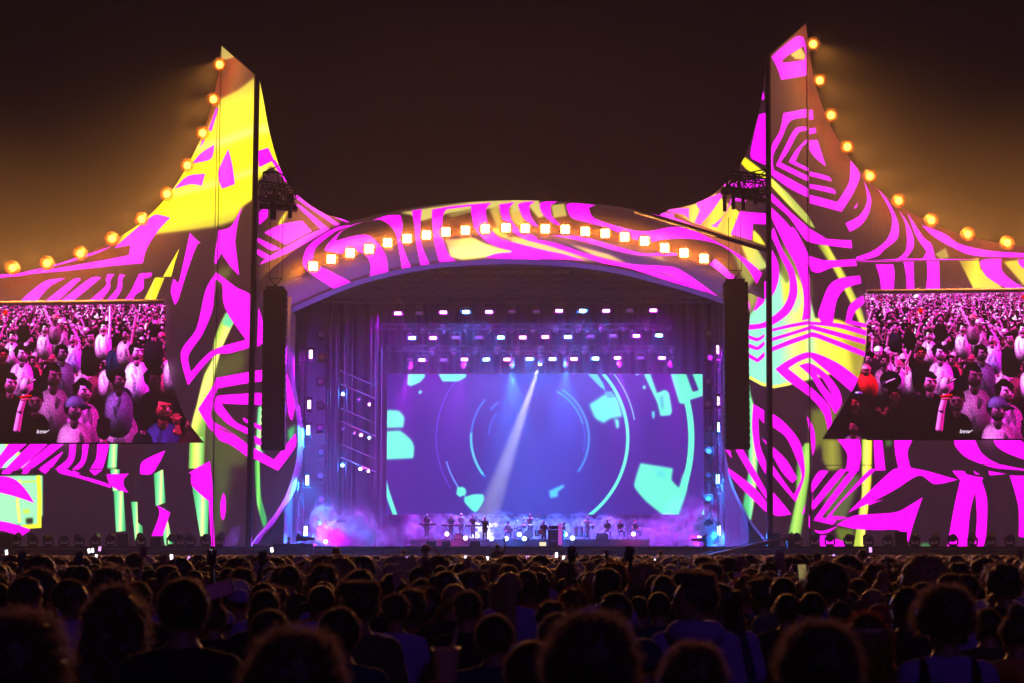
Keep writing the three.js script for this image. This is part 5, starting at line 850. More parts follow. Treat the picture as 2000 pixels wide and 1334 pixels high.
fan(648, 1131, 38, 'long', { hc: 'red', shirt: 'black' }, 'person with long reddish hair glowing at the edge');
fan(706, 1139, 60, 'flat', { shirt: 'olive', pose: 'left', skin: 'tan' }, 'person in olive with the face turned left behind the navy shirt');
fan(667, 1186, 72, 'short', { shirt: 'navy' }, 'person in a navy shirt in the front rows left of the middle');
fan(583, 1241, 160, 'curly', { hc: 'brown', shirt: 'black' }, 'blurred curly head at the bottom edge left of the navy shirt');
fan(775, 1162, 46, 'fade', { shirt: 'violet', skin: 'tan' }, 'crop-haired person in a violet T-shirt left of the middle');
fan(825, 1129, 50, 'long', { shirt: 'black', hc: 'brown' }, 'long-haired person in black just left of the middle');
fan(763, 1124, 26, 'short', { shirt: 'violet' }, 'small short-haired person above the crop-haired one in violet');
fan(914, 1157, 48, 'fade', { shirt: 'black', skin: 'tan' }, 'crop-haired person in black in the middle of the crowd');
fan(966, 1199, 66, 'short', { shirt: 'navy' }, 'short-haired person in navy at the bottom middle');
fan(944, 1147, 40, 'long', { shirt: 'black' }, 'long-haired person behind the short-haired one in navy');
fan(998, 1141, 30, 'beanie', { shirt: 'violet', capc: 'violet' }, 'person in a pale violet beanie in the middle');
fan(872, 1128, 26, 'short', { shirt: 'violet', pose: 'wave' }, 'person in violet with one arm up in the middle of the crowd');
fan(708, 1117, 34, 'long', { hc: 'red', shirt: 'black' }, 'person with hair edged in red behind the olive shirt');
fan(667, 1111, 22, 'curly', { hc: 'blond', shirt: 'grey' }, 'person with fair curls catching the light left of the middle');
fan(1152, 1209, 150, 'curly', { shirt: 'black', hc: 'black' }, 'huge blurred dark head at the bottom, right of the middle');
fan(1037, 1251, 92, 'short', { shirt: 'black' }, 'blurred short-haired head cut off by the bottom edge at the middle');
fan(1256, 1244, 66, 'beanie', { shirt: 'navy', capc: 'navy' }, 'person in a dark blue beanie at the bottom edge right of the huge dark head');
fan(1350, 1262, 105, 'curly', { hc: 'brown', shirt: 'black' }, 'blurred head with hair rimmed in orange at the bottom edge right of the middle');
fan(1352, 1121, 64, 'flat', { shirt: 'violet', long: true, pose: 'profile', skin: 'tan' }, 'person in a violet hoodie in profile, facing left, with flat-topped hair');
fan(1198, 1158, 54, 'short', { shirt: 'violet', pose: 'left' }, 'short-haired person looking left, behind the huge dark head');
fan(1178, 1184, 44, 'cap', { shirt: 'violet', capc: 'violet' }, 'person in a violet cap right behind the huge dark head');
fan(1245, 1164, 38, 'short', { shirt: 'black' }, 'short-haired person between the violet cap and the person in profile');
fan(1284, 1156, 42, 'short', { shirt: 'navy' }, 'short-haired person in a navy jacket left of the person in profile');
fan(1076, 1174, 52, 'curly', { hc: 'brown', shirt: 'black' }, 'curly-haired person with an orange rim of light above the huge dark head');
fan(1088, 1197, 68, 'short', { hc: 'brown', shirt: 'black' }, 'short-haired person left of the huge dark head');
fan(1430, 1135, 42, 'beanie', { shirt: 'black', capc: 'violet' }, 'person in a violet beanie right of the person in profile');
fan(1478, 1131, 38, 'fade', { shirt: 'navy' }, 'crop-haired person with broad shoulders in a navy top below the right line array');
fan(1402, 1146, 36, 'curly', { shirt: 'black' }, 'curly-haired person between the profile and the violet beanie');
fan(1162, 1133, 34, 'flat', { shirt: 'violet' }, 'flat-topped person in violet below the seated musicians');
fan(1278, 1126, 24, 'cap', { shirt: 'violet', capc: 'violet' }, 'person in a small violet cap left of the person in profile');
fan(1332, 1111, 22, 'beanie', { shirt: 'black', capc: 'violet' }, 'bare violet head just above the person in profile');
fan(1532, 1159, 45, 'short', { shirt: 'black' }, 'short-haired person in black below the right mast');
fan(1580, 1156, 46, 'short', { shirt: 'black', skin: 'tan' }, 'short-haired person in black, right neighbour of the one below the right mast');
fan(1634, 1174, 42, 'short', { shirt: 'violet', skin: 'light' }, 'person in violet left of the hair rimmed in orange');
fan(1684, 1196, 80, 'long', { hc: 'red', shirt: 'black' }, 'long-haired person with the hair rimmed in bright orange at the bottom right');
fan(1765, 1147, 56, 'short', { shirt: 'black', pose: 'left', skin: 'brown' }, 'short-haired person looking left beside the large curly head');
fan(1726, 1158, 38, 'short', { shirt: 'violet', pose: 'profile' }, 'person in profile facing left, behind the one beside the large curly head');
fan(1836, 1151, 98, 'curly', { hc: 'brown', shirt: 'violet', skin: 'tan' }, 'large curly head over a violet shirt with dark backpack straps at the right');
fan(1592, 1224, 132, 'curly', { shirt: 'black' }, 'blurred dark head at the bottom edge, left of the hair rimmed in orange');
fan(1918, 1187, 50, 'short', { shirt: 'olive', long: true }, 'short-haired person in an olive jacket right of the large curly head');
fan(1876, 1121, 42, 'short', { shirt: 'violet', pose: 'left' }, 'short-haired person in violet above the large curly head');
fan(1972, 1180, 56, 'bun', { shirt: 'orange', long: true, hc: 'brown' }, 'bun-haired person in an orange jacket at the right edge');
fan(1935, 1132, 40, 'long', { shirt: 'black' }, 'long-haired person near the right edge with an orange outline');
fan(1669, 1131, 35, 'fade', { shirt: 'violet' }, 'crop-haired person in violet below the right video wall');
fan(1637, 1115, 31, 'curly', { shirt: 'black' }, 'curly-haired person below the left corner of the right video wall');
fan(1561, 1121, 34, 'cap', { shirt: 'navy', capc: 'white' }, 'person in a pale cap right of the right mast');
fan(1707, 1146, 42, 'afro', { shirt: 'black' }, 'person with an afro behind the one in profile at the right');
fan(1802, 1125, 31, 'short', { shirt: 'black' }, 'short-haired person above and left of the large curly head');
fan(1846, 1119, 32, 'fade', { shirt: 'black' }, 'crop-haired person above the large curly head');
fan(1712, 1105, 21, 'curly', { hc: 'blond', shirt: 'red' }, 'person with lit fair curls below the right video wall');
fan(425, 1160, 46, 'bun', { shirt: 'black' }, 'bun-haired person in black between the broad person and the raised hands');
{ // details on some of them
  const strap = (p, label) => { const m = []; for (const s of [-1, 1]) { const c = new THREE.CatmullRomCurve3([V(s * 0.1, 1.28, -0.11), V(s * 0.115, 1.44, -0.05), V(s * 0.12, 1.475, 0.03), V(s * 0.125, 1.4, 0.115), V(s * 0.115, 1.2, 0.135), V(s * 0.09, 1.02, 0.13)]); m.push(new THREE.TubeGeometry(c, 20, 0.022, 6).toNonIndexed()); } m.push(box(0.27, 0.4, 0.14, 0, 1.12, 0.19, 0.05).toNonIndexed()); mesh('backpack', mergeGeometries(m), CLOTH.black, p); };
  const by = (s) => scene.children.find((o) => o.userData.label === s);
  strap(by('large curly head over a violet shirt with dark backpack straps at the right'));
  const h = by('person in a violet hoodie in profile, facing left, with flat-topped hair');
  mesh('hood', net((x, y, z) => Math.max(Math.abs(Math.hypot(x / 0.13, (y - 1.47) / 0.075, (z - 0.06) / 0.12) - 1) * 0.09 - 0.022, y - 1.54), [-0.18, 1.36, -0.12], [0.18, 1.58, 0.24], 0.012), CLOTH.violet, h);
  const b = by('long-haired person with the hair rimmed in bright orange at the bottom right');
  mesh('headband', new THREE.TorusGeometry(0.108, 0.012, 8, 30).rotateX(Math.PI / 2).scale(1, 1, 1.16).translate(0, 1.68, 0.005), CLOTH.cream, b);
}
// ---------------------------------------------------------------- more of the crowd: rows behind, one by one as far as they show large
const where = (px) => 'under ' + (px < 190 ? 'left video wall' : px < 420 ? 'left tower' : px < 530 ? 'left mast' : px < 640 ? 'left line array' : px < 800 ? 'pink smoke' : px < 960 ? 'keyboard players' : px < 1080 ? 'drummer' : px < 1260 ? 'seated musicians' : px < 1400 ? 'right strip lights' : px < 1520 ? 'right line array' : px < 1680 ? 'right tower' : 'right video wall');
const mid = [], far = [], near = standing.filter(([, b]) => b > -15);
for (let z = 9.5, row = 0; z < 118; row++) {
  const step = z < 26 ? 0.62 : 0.72, half = z * 0.292 + 1.5;
  for (let x = -half; x < half; x += (z < 26 ? 0.6 : 0.56) * rr(0.85, 1.25)) {
    const X = x + rr(-0.12, 0.12), Z = -z + rr(-0.25, 0.25);
    if (standing.some(([a, b]) => Math.hypot(a - X, b - Z) < 0.42)) continue;
    if (z < 14.5 && rnd() < 0.35) continue;
    if (z < 16 && near.some(([a, b, w]) => -b > z && Math.abs(a / -b - X / z) * FOCAL < w * 0.5 + 0.11 / z * FOCAL)) continue;
    (z < 19.6 ? mid : far).push([X, Z, rr(0.9, 1.03), row]);
  }
  z += step * rr(0.9, 1.15);
}
{
  const used = new Map();
  const list = mid.map(([x, z, s, row]) => {
    const hair = pick(['short', 'short', 'fade', 'short', 'curly', 'long', 'long', 'afro', 'bun', 'tail', 'cap', 'fade', 'short', 'curly']), shirt = pick(['black', 'black', 'navy', 'violet', 'violet', 'white', 'grey', 'red', 'black', 'blue']), hc = pick(['black', 'black', 'black', 'brown', 'brown', 'red', 'blond']), skin = pick(['light', 'tan', 'tan', 'brown', 'dark']), capc = pick(['white', 'black', 'red', 'violet']);
    const q = rnd(), pose = q < 0.6 ? 'stand' : q < 0.72 ? 'left' : q < 0.84 ? 'right' : q < 0.89 ? 'phone' : q < 0.92 ? 'wave' : q < 0.95 ? 'waveL' : q < 0.97 ? 'both' : 'look';
    return { x, z, s: ['phone', 'wave', 'waveL', 'both'].includes(pose) ? s * 0.97 : s, row, hair, shirt, hc, skin, pose, capc, turn: rr(-0.3, 0.3) };
  }).sort((a, b) => a.x - b.x);
  for (const o of list) {
    const px = 1000 + o.x / -o.z * FOCAL, depth = -o.z < 13 ? 'near rows' : -o.z < 17 ? 'middle rows' : 'further back';
    const act = { stand: '', left: ', facing left', right: ', facing right', phone: ', hands raised', wave: ', right arm up', waveL: ', left arm up', both: ', both arms up', look: ', looking up' }[o.pose];
    let label = `${o.hair === 'cap' ? o.capc + '-capped' : HNAME[o.hair]} person in ${o.shirt} ${where(px)}${act}, ${depth}`;
    if (label.split(/\s+/).length > 15) label = label.replace(' in front', '').replace('inner half of the ', '').replace('outer half of the ', '');
    used.set(label, [...(used.get(label) ?? []), o]);
  }
  for (const [label, os] of used) os.forEach((o, i) => person({ ...o, label: os.length > 1 ? `${label}, ${ORD[i]} from left` : label, group: 'audience in the rows behind' }));
  console.log('individual people', list.length, 'far', far.length);
}
// the far crowd: one mass of small figures
{
  const crowd = tag(new THREE.Group(), 'dense far crowd filling the ground up to the stage', null, null, 'stuff'); crowd.name = 'crowd'; scene.add(crowd);
  const kinds = ['stand', 'stand', 'wave', 'both', 'phone', 'left'].map((pose, i) => [pose, ['short', 'long', 'short', 'curly', 'fade', 'afro'][i]]);
  const weight = [0.34, 0.58, 0.66, 0.71, 0.79, 1];
  const lots = kinds.map(() => []);
  far.forEach((p) => { const q = rnd(); lots[weight.findIndex((w) => q <= w)].push(p); });
  const skins = [[0.4, 0.25, 0.18], [0.26, 0.15, 0.1], [0.13, 0.07, 0.045], [0.3, 0.18, 0.13]], shirts = [[0.012, 0.012, 0.015], [0.02, 0.02, 0.03], [0.5, 0.48, 0.52], [0.25, 0.14, 0.5], [0.3, 0.04, 0.05], [0.03, 0.05, 0.15], [0.2, 0.2, 0.2]], hairs = [[0.012, 0.009, 0.008], [0.02, 0.012, 0.009], [0.04, 0.02, 0.012], [0.12, 0.07, 0.035], [0.35, 0.33, 0.33]];
  kinds.forEach(([pose, hair], k) => {
    const F = once(`far ${pose}`, () => figure(POSES[pose], 0.055, { shirtCell: 0.9 })), H = once(`far hair ${pose} ${hair}`, () => hairGeo(F.P, hair, 0.03, 500)), n = lots[k].length;
    if (!n) return;
    const add = (name, g, cols, rough) => {
      const m = new THREE.InstancedMesh(g, new THREE.MeshStandardMaterial({ color: lin(1, 1, 1), roughness: rough }), n); m.name = name; m.castShadow = m.receiveShadow = true;
      const M4 = new THREE.Matrix4(), Q = new THREE.Quaternion();
      lots[k].forEach(([x, z, s], i) => { Q.setFromAxisAngle(V(0, 1, 0), (hash3(i, k, 1) - 0.5) * 0.9); m.setMatrixAt(i, M4.compose(V(x, 0, z), Q, V(s, s, s))); m.setColorAt(i, lin(...cols[Math.floor(hash3(i, k, cols.length) ** 1.3 * cols.length)])); });
      crowd.add(m);
    };
    add('bodies', F.body, skins, 0.55); add('shirts', F.shirt, shirts, 0.9); add('trousers', F.trousers, shirts.slice(0, 2), 0.9); add('hair', H.g, hairs, 0.55);
    const st = new THREE.InstancedMesh(H.e, strandMat(0.7, 0.4, 0.28), n); st.name = 'loose_strands'; const M4 = new THREE.Matrix4(), Q = new THREE.Quaternion();
    lots[k].forEach(([x, z, s], i) => { Q.setFromAxisAngle(V(0, 1, 0), (hash3(i, k, 1) - 0.5) * 0.9); st.setMatrixAt(i, M4.compose(V(x, 0, z), Q, V(s, s, s))); }); crowd.add(st);
  });
}
// people who rise above the crowd, sitting on shoulders
const rider = (px, top, headPx, o, label) => {
  const W = 0.18, d = FOCAL * W / headPx, p = at(px, top, -d), y = p.y - 1.765;
  person({ x: p.x, z: -d, y: y, label, group: 'people sitting on shoulders', ...o });
  person({ x: p.x, z: -d - 0.16, y: 0, s: clamp((y + 0.9) / 1.5, 0.85, 1.12), hair: 'short', shirt: 'black', label: label.replace(/^person/, 'person carrying the one').replace(', on shoulders', ''), group: 'people carrying others' });
};
rider(971, 1063, 9, { pose: 'seatWave', shirt: 'black', hair: 'short', skin: 'brown' }, 'person in black with right arm up below the singer, on shoulders');
rider(831, 1068, 12, { pose: 'seatHead', shirt: 'cream', hair: 'curly', skin: 'tan' }, 'person in cream with a hand to the head below the keyboards, on shoulders');
rider(1290, 1075, 9, { pose: 'seat', shirt: 'orange', hair: 'short', skin: 'tan' }, 'person in orange below the empty right side of the stage, on shoulders');
rider(1684, 1078, 13, { pose: 'seat', shirt: 'white', hair: 'curly', skin: 'tan' }, 'person in white below the right video wall, on shoulders');
rider(657, 1072, 11, { pose: 'seat', shirt: 'black', hair: 'curly' }, 'person in black below the pink smoke, on shoulders');
rider(1598, 1079, 12, { pose: 'seat', shirt: 'navy', hair: 'short' }, 'person in navy below the right tower, on shoulders');
rider(789, 1073, 9, { pose: 'seat', shirt: 'navy', hair: 'short' }, 'person in navy below the left keyboard player, on shoulders');
// one long raised arm on the left
fan(322, 1106, 27, 'short', { pose: 'waveL', shirt: 'violet', skin: 'tan' }, 'person with one long arm stretched up below the left tower');
fan(1953, 1104, 22, 'short', { pose: 'wave', shirt: 'black', skin: 'tan' }, 'person with a thin arm stretched up near the right edge');
fan(1152, 1104, 20, 'short', { pose: 'wave', shirt: 'black', skin: 'brown' }, 'person with an arm up below the percussion');

// phones held up, their screens lit
{
  const m = glow(1, 0.95, 1, 2.2), m2 = glow(0.8, 0.35, 1, 1.6), m3 = glow(1, 0.75, 0.3, 0.25), m4 = glow(0.5, 0.08, 0.6, 0.03);
  const phone = (px, py, d, w, h, mat, label) => { const t = thing('phone', label, 'phone', 'phones held up in the crowd', at(px, py, -d)); mesh('case', box(w, h, 0.012, 0, 0, 0, 0.004), M.black, t); mesh('screen', box(w * 0.9, h * 0.92, 0.004, 0, 0, 0.0085), mat, t); t.rotation.set(-0.1, rr(-0.3, 0.3), rr(-0.3, 0.3)); };
  const spots = '13,1079 174,1076 181,1075 195,1072 188,1087 335,1088 412,1077 369,1091 531,1074 660,1093 769,1092 794,1092 874,1091 909,1090 952,1091 1030,1090 1087,1084 1101,1090 1182,1086 1629,1087 1540,1097 1660,1104 1751,1106 1878,1110 1901,1103 1932,1109 1985,1108 1700,1074 1421,1094 1280,1096'.split(' ');
  spots.forEach((q, i) => { const [px, py] = q.split(',').map(Number), d = rr(48, 62); phone(px, py, d, 0.09, 0.15, i % 4 === 3 ? m2 : m, `small lit phone held up ${where(px)}, ${ORD[i]} of all from the top left`); });
  phone(1567, 1119, 15.5, 0.075, 0.15, m3, 'phone with a golden picture held up right of the right mast');
  phone(426, 1153, 8.2, 0.14, 0.07, m4, 'phone held crosswise between the broad person and the raised hands');
  phone(1446, 1125, 17, 0.14, 0.065, m4, 'pink-lit phone held crosswise below the right line array'); phone(744, 1100, 30, 0.14, 0.065, m4, 'pink-lit phone held crosswise below the pink smoke');
}
{ // cup with a straw
  const p = at(870, 1300, -5.4), t = thing('drinking_cup', 'plastic cup with a straw held up at the bottom edge, lit orange', 'cup', null, p);
  mesh('cup', new THREE.LatheGeometry([[0.026, -0.05], [0.03, -0.05], [0.04, 0.045], [0.043, 0.047], [0.041, 0.05], [0.036, 0.045], [0.027, -0.045]].map(([a, b]) => new THREE.Vector2(a, b)), 24), std(0.6, 0.4, 0.25, 0.3), t); mesh('straw', tube(V(0, -0.04, 0), V(0.035, 0.11, 0), 0.004, 8), CLOTH.cream, t);
}

// ---------------------------------------------------------------- the band
{
  const M2 = { suit: 'black' };
  const play = (px, top, z, pose, o, label) => {                    // z decides the size; y from the top of the head
    const k = once(`pose ${pose}`, () => { POSES[pose] = BAND[pose]; return 1; }), H = 1.765, p = at(px, top, z), t = person({ x: p.x, z, y: p.y - H, turn: Math.PI + (o.turn ?? 0), label, group: 'musicians on the stage', ...o, pose, turn: Math.PI + (o.turn ?? 0) }); return t;
  };
  const BAND = {
    keys: { nod: 0.25, ER: [0.3, 1.14, -0.08], WR: [0.22, 1.02, -0.33], EL: [-0.3, 1.14, -0.08], WL: [-0.22, 1.02, -0.33], pR: [0, -1, 0], pL: [0, -1, 0] },
    sing: { nod: -0.2, yaw: 0.3, ER: [0.42, 1.52, -0.14], WR: [0.56, 1.7, -0.28], hR: 'curlR', pR: [0, 0.2, -1], EL: [-0.26, 1.12, 0.05], WL: [-0.22, 0.9, -0.12] },
    sit: { KR: [0.2, 0.86, -0.36], AR: [0.2, 0.47, -0.3], KL: [-0.2, 0.86, -0.36], AL: [-0.2, 0.47, -0.3], ER: [0.26, 1.12, -0.08], WR: [0.1, 1.02, -0.3], EL: [-0.28, 1.12, -0.08], WL: [-0.3, 1.12, -0.34], nod: 0.2 },
    guitar: { nod: 0.2, ER: [0.3, 1.12, 0.02], WR: [0.08, 1.0, -0.2], EL: [-0.32, 1.14, -0.06], WL: [-0.42, 1.18, -0.3] },
    drum: { ER: [0.34, 1.2, -0.1], WR: [0.3, 1.16, -0.4], EL: [-0.34, 1.22, -0.1], WL: [-0.28, 1.3, -0.38] },
    drink: { ER: [0.3, 1.13, 0.02], WR: [0.26, 0.92, -0.14] },
  };
  Object.assign(POSES, BAND);
  const Z1 = -133.5, Z2 = -136.5;
  // riser
  const rz = -136.5, A = at(806, 1053, rz - 2), B = at(1262, 1053, rz - 2), rh = at(1000, 1053, rz + 1.6).y - DECK;
  const R = thing('riser', 'long low riser along the middle of the stage under the band', 'platform');
  for (let i = 0; i < 12; i++) mesh('riser_panel', box((B.x - A.x) / 12 - 0.03, rh, 6.5, A.x + (B.x - A.x) * (i + 0.5) / 12, DECK + rh / 2, rz - 1.6, 0.02), M.fascia, R);
  play(834, 1003, Z2, 'keys', { shirt: 'black', skin: 'brown' }, 'leftmost keyboard player, standing in violet haze');
  play(881, 1005, Z2, 'keys', { shirt: 'black', skin: 'brown' }, 'second keyboard player from the left');
  play(901, 1002, -139, 'drink', { shirt: 'grey', skin: 'tan' }, 'faint figure standing between the second and third keyboard players');
  play(924, 1004, Z2 + 0.5, 'keys', { shirt: 'black', skin: 'brown', turn: 0.2 }, 'third keyboard player, beside the singer');
  play(947, 1009, -129.5, 'sing', { shirt: 'black', hair: 'cap', capc: 'cream', skin: 'light', hc: 'blond', pants: 'olive', turn: -0.15 }, 'singer in a dark top and pale headwear, one arm raised');
  play(992, 1017, Z2, 'sit', { shirt: 'grey', skin: 'brown', hair: 'beanie', capc: 'navy' }, 'seated musician with a guitar, right of the singer');
  play(1035, 1003, Z2 - 0.6, 'drum', { shirt: 'grey', skin: 'brown' }, 'drummer behind the drum kit');
  play(1062, 1017, -132.2, 'guitar', { shirt: 'black', skin: 'brown' }, 'guitarist with an orange guitar left of the amplifier stack');
  play(1101, 1020, -134, 'guitar', { shirt: 'black', skin: 'brown', turn: -1.2 }, 'musician turned sideways right of the amplifier stack');
  play(1147, 1008, Z2, 'drum', { shirt: 'grey', skin: 'tan' }, 'percussionist standing behind hand drums');
  play(1186, 1014, Z2 + 0.4, 'sit', { shirt: 'black', skin: 'brown' }, 'left one of the three seated musicians');
  play(1211, 1014, Z2 + 0.4, 'sit', { shirt: 'black', skin: 'brown', turn: 0.3 }, 'middle one of the three seated musicians, bent forward');
  play(1240, 1014, Z2 + 0.4, 'sit', { shirt: 'black', skin: 'tan', turn: 0.6, hair: 'fade' }, 'right one of the three seated musicians');
  // keyboards on stands
  const keys = (px, py, z, label) => {
    const p = at(px, py, z), t = thing('keyboard', label, 'keyboard', 'keyboards on the stage', p), f = DECK + (z < -134 ? rh : 0) - p.y;
    mesh('case', box(1.25, 0.12, 0.36, 0, 0, 0, 0.03), M.black, t); mesh('white_keys', box(1.1, 0.02, 0.14, 0, 0.065, -0.08), CLOTH.white, t);
    mesh('stand', [tube(V(-0.45, -0.05, 0), V(0.45, f, 0.05), 0.025), tube(V(0.45, -0.05, 0), V(-0.45, f, -0.05), 0.025), tube(V(-0.5, f + 0.02, 0.05), V(0.5, f + 0.02, 0.05), 0.02)], M.steel, t);
  };
  keys(835, 1024, -136.1, 'keyboard of the leftmost player'); keys(880, 1026, -136.1, 'keyboard of the second player'); keys(925, 1027, -135.6, 'keyboard beside the singer'); 
  // drum kit
  const drum = (t, r, h, x, y, z, tilt = 0, side = false, name = 'drum') => { const g = cyl(r, r, h, 0, 0, 0, 20), rings = [new THREE.TorusGeometry(r, 0.02, 6, 20).rotateX(Math.PI / 2).translate(0, h / 2, 0), new THREE.TorusGeometry(r, 0.02, 6, 20).rotateX(Math.PI / 2).translate(0, -h / 2, 0)]; const o = mesh(name, g, std(0.1, 0.09, 0.12, 0.3), t), q = mesh('hoop', rings, M.steel, o); mesh('drumhead', cyl(r * 0.97, r * 0.97, h + 0.01, 0, 0, 0, 20), CLOTH.grey, o); o.position.set(x, y, z); o.rotation.set(side ? Math.PI / 2 : tilt, 0, 0); return o; };
  const base = (px, z) => { const p = at(px, 1050, z); return V(p.x, DECK + rh, z); };
  {
    const t = thing('drum_kit', 'drum kit with cymbals in front of the drummer', 'drum kit', null, base(1030, -135.9));
    drum(t, 0.32, 0.42, 0.1, 0.34, 0.3, 0, true, 'bass_drum'); drum(t, 0.17, 0.2, -0.25, 0.95, 0.15, 0.3, false, 'tom'); drum(t, 0.19, 0.22, 0.25, 0.95, 0.15, 0.3, false, 'tom'); drum(t, 0.22, 0.4, 0.75, 0.45, 0, 0, false, 'floor_tom'); drum(t, 0.19, 0.14, -0.6, 0.7, 0, 0.1, false, 'snare');
    for (const [x, y, z, r, a] of [[-0.75, 1.35, 0, 0.25, 0.3], [0.7, 1.5, -0.1, 0.27, -0.25], [-0.3, 1.55, -0.3, 0.22, 0.2], [1.05, 1.25, 0, 0.24, -0.3]]) { const c = mesh('cymbal', new THREE.LatheGeometry([[0, 0.03], [0.05, 0.025], [0.06, 0.01], [r, -0.015], [r, -0.02], [0.05, 0], [0, 0.02]].map(([p, q]) => new THREE.Vector2(p, q)), 24), std(0.55, 0.4, 0.12, 0.25, { metalness: 1 }), t); c.position.set(x, y, z); c.rotation.z = a; mesh('cymbal_stand', [tube(V(x, y, z), V(x, 0.1, z), 0.015), tube(V(x, 0.3, z), V(x + 0.25, 0, z), 0.012), tube(V(x, 0.3, z), V(x - 0.25, 0, z), 0.012)], M.steel, t); }
  }
  { const t = thing('hand_drums', 'set of hand drums in front of the percussionist', 'drums', null, base(1138, -135.8)); [[-0.5, 0.16], [-0.12, 0.17], [0.28, 0.18]].forEach(([x, r]) => { drum(t, r, 0.7, x, 0.55, 0, 0, false, 'conga'); }); drum(t, 0.2, 0.2, 0.7, 0.95, 0, 0.2, false, 'timbale'); mesh('stand', [tube(V(0.7, 0.9, 0), V(0.5, 0, 0), 0.02), tube(V(0.7, 0.9, 0), V(0.9, 0, 0.1), 0.02), tube(V(-0.9, 1.25, -0.1), V(-0.9, 0, 0), 0.02), tube(V(-1.2, 1.25, -0.1), V(-0.3, 1.25, -0.1), 0.02)], M.steel, t); }
  // microphone stands
  const mic = (px, py, px2, py2, z, label) => { const p = base(px, z), a = at(px, py, z), b = at(px2, py2, z), t = thing('microphone_stand', label, 'microphone stand', 'microphone stands on the stage', p); mesh('stand', [tube(V(0, 0, 0), a.clone().sub(p), 0.02), tube(a.clone().sub(p), b.clone().sub(p), 0.016), cyl(0.16, 0.18, 0.04, 0, 0.02, 0)], M.steel, t); mesh('microphone', tube(b.clone().sub(p), b.clone().sub(p).add(V(0.12, 0.0, 0.1)), 0.03, 8), M.black, t); };
  mic(1005, 1026, 1014, 1003, -135.4, 'microphone stand at the left of the drum kit'); mic(1057, 1006, 1046, 998, -136, 'slanting microphone boom at the right of the drum kit'); mic(1117, 1020, 1110, 1019, -135, 'microphone stand between the amplifier stack and the hand drums'); mic(1226, 1025, 1227, 1004, -136.4, 'microphone stand between the two right seated musicians');
  // guitars
  const guitar = (x, y, z, rz, ry, mat, label) => { const t = thing('electric_guitar', label, 'guitar', 'guitars on the stage', V(x, y, z)), s = new THREE.Shape(); s.moveTo(0, -0.16); s.bezierCurveTo(0.2, -0.2, 0.2, 0.02, 0.12, 0.04); s.bezierCurveTo(0.1, 0.08, 0.18, 0.14, 0.12, 0.2); s.bezierCurveTo(0.06, 0.22, 0.04, 0.14, 0, 0.14); s.bezierCurveTo(-0.05, 0.14, -0.06, 0.24, -0.13, 0.2); s.bezierCurveTo(-0.17, 0.12, -0.1, 0.08, -0.12, 0.04); s.bezierCurveTo(-0.2, 0.02, -0.2, -0.2, 0, -0.16); mesh('guitar_body', new THREE.ExtrudeGeometry(s, { depth: 0.04, bevelEnabled: true, bevelSize: 0.01, bevelThickness: 0.01, bevelSegments: 2 }), mat, t); mesh('neck', [box(0.05, 0.62, 0.025, 0, 0.42, 0.045), box(0.07, 0.16, 0.02, 0.01, 0.8, 0.045)], std(0.2, 0.1, 0.04, 0.5), t); t.rotation.set(0, ry, rz); };
  const g1 = at(1056, 1039, -131.95); guitar(g1.x, g1.y, -131.92, -1.15, 0, std(0.75, 0.32, 0.08, 0.25), 'orange electric guitar worn by the guitarist'); const g2 = at(997, 1036, -136.1); guitar(g2.x, g2.y, -136.1, -1.2, 0, std(0.1, 0.05, 0.12, 0.3), 'dark guitar on the lap of the seated musician');
  // amplifier stack, monitors, cases
  const amp = (px, py0, py1, w, z, label) => { const p = at(px, py1, z), h = at(px, py0, z).y - p.y, t = thing('amplifier', label, 'amplifier', 'amplifiers and cases on the stage', p); mesh('cabinet', box(w, h * 0.72, 0.5, 0, h * 0.36, 0, 0.03), M.black, t); mesh('amplifier_head', box(w * 0.9, h * 0.24, 0.4, 0, h * 0.86, 0, 0.03), M.darkSteel, t); mesh('grille', box(w * 0.86, h * 0.6, 0.02, 0, h * 0.36, 0.255), M.fascia, t); mesh('knob', [...Array(5)].map((_, i) => cyl(0.025, 0.025, 0.03, 0, 0, 0, 8).rotateX(Math.PI / 2).translate((i - 2) * w * 0.14, h * 0.86, 0.21)), M.steel, t); };
  amp(1083, 1026, 1058, 0.95, -132.4, 'tall amplifier stack right of the guitarist'); amp(896, 1041, 1054, 0.66, -135, 'amplifier between the second and third keyboards'); amp(1176, 1041, 1053, 0.9, -135, 'dark case in front of the seated musicians');
  { const t = thing('light_column', 'upright column glowing magenta beside the amplifier stack', 'lamp', null, at(1094, 1066, -131.5)); mesh('tube_lamp', box(0.26, 1.55, 0.2, 0, 0.8, 0, 0.04), glow(0.8, 0.12, 0.9, 0.6), t); mesh('foot', box(0.4, 0.06, 0.3, 0, 0.03, 0), M.black, t); }
  const wedge = (px, py, w, z, label) => { const p = at(px, py, z), s = new THREE.Shape([[-0.22, 0], [0.22, 0], [0.22, 0.16], [-0.12, 0.38], [-0.22, 0.36]].map(([a, b]) => new THREE.Vector2(a, b))), t = thing('floor_monitor', label, 'loudspeaker', 'floor monitors on the stage', V(p.x, DECK, z)); mesh('cabinet', new THREE.ExtrudeGeometry(s, { depth: w, bevelEnabled: true, bevelSize: 0.01, bevelThickness: 0.01, bevelSegments: 1 }).translate(0, 0, -w / 2).rotateY(Math.PI / 2), M.black, t); mesh('grille', new THREE.PlaneGeometry(w * 0.9, 0.36).rotateX(0.98).translate(0, 0.275, -0.05), M.darkSteel, t); };
  wedge(843, 1066, 0.7, -128.2, 'floor monitor at the left end of the stage middle'); wedge(872, 1066, 0.6, -128.2, 'floor monitor left of the singer'); wedge(928, 1066, 0.7, -128, 'floor monitor at the feet of the singer'); wedge(1080, 1066, 0.6, -129, 'floor monitor in front of the amplifier stack');
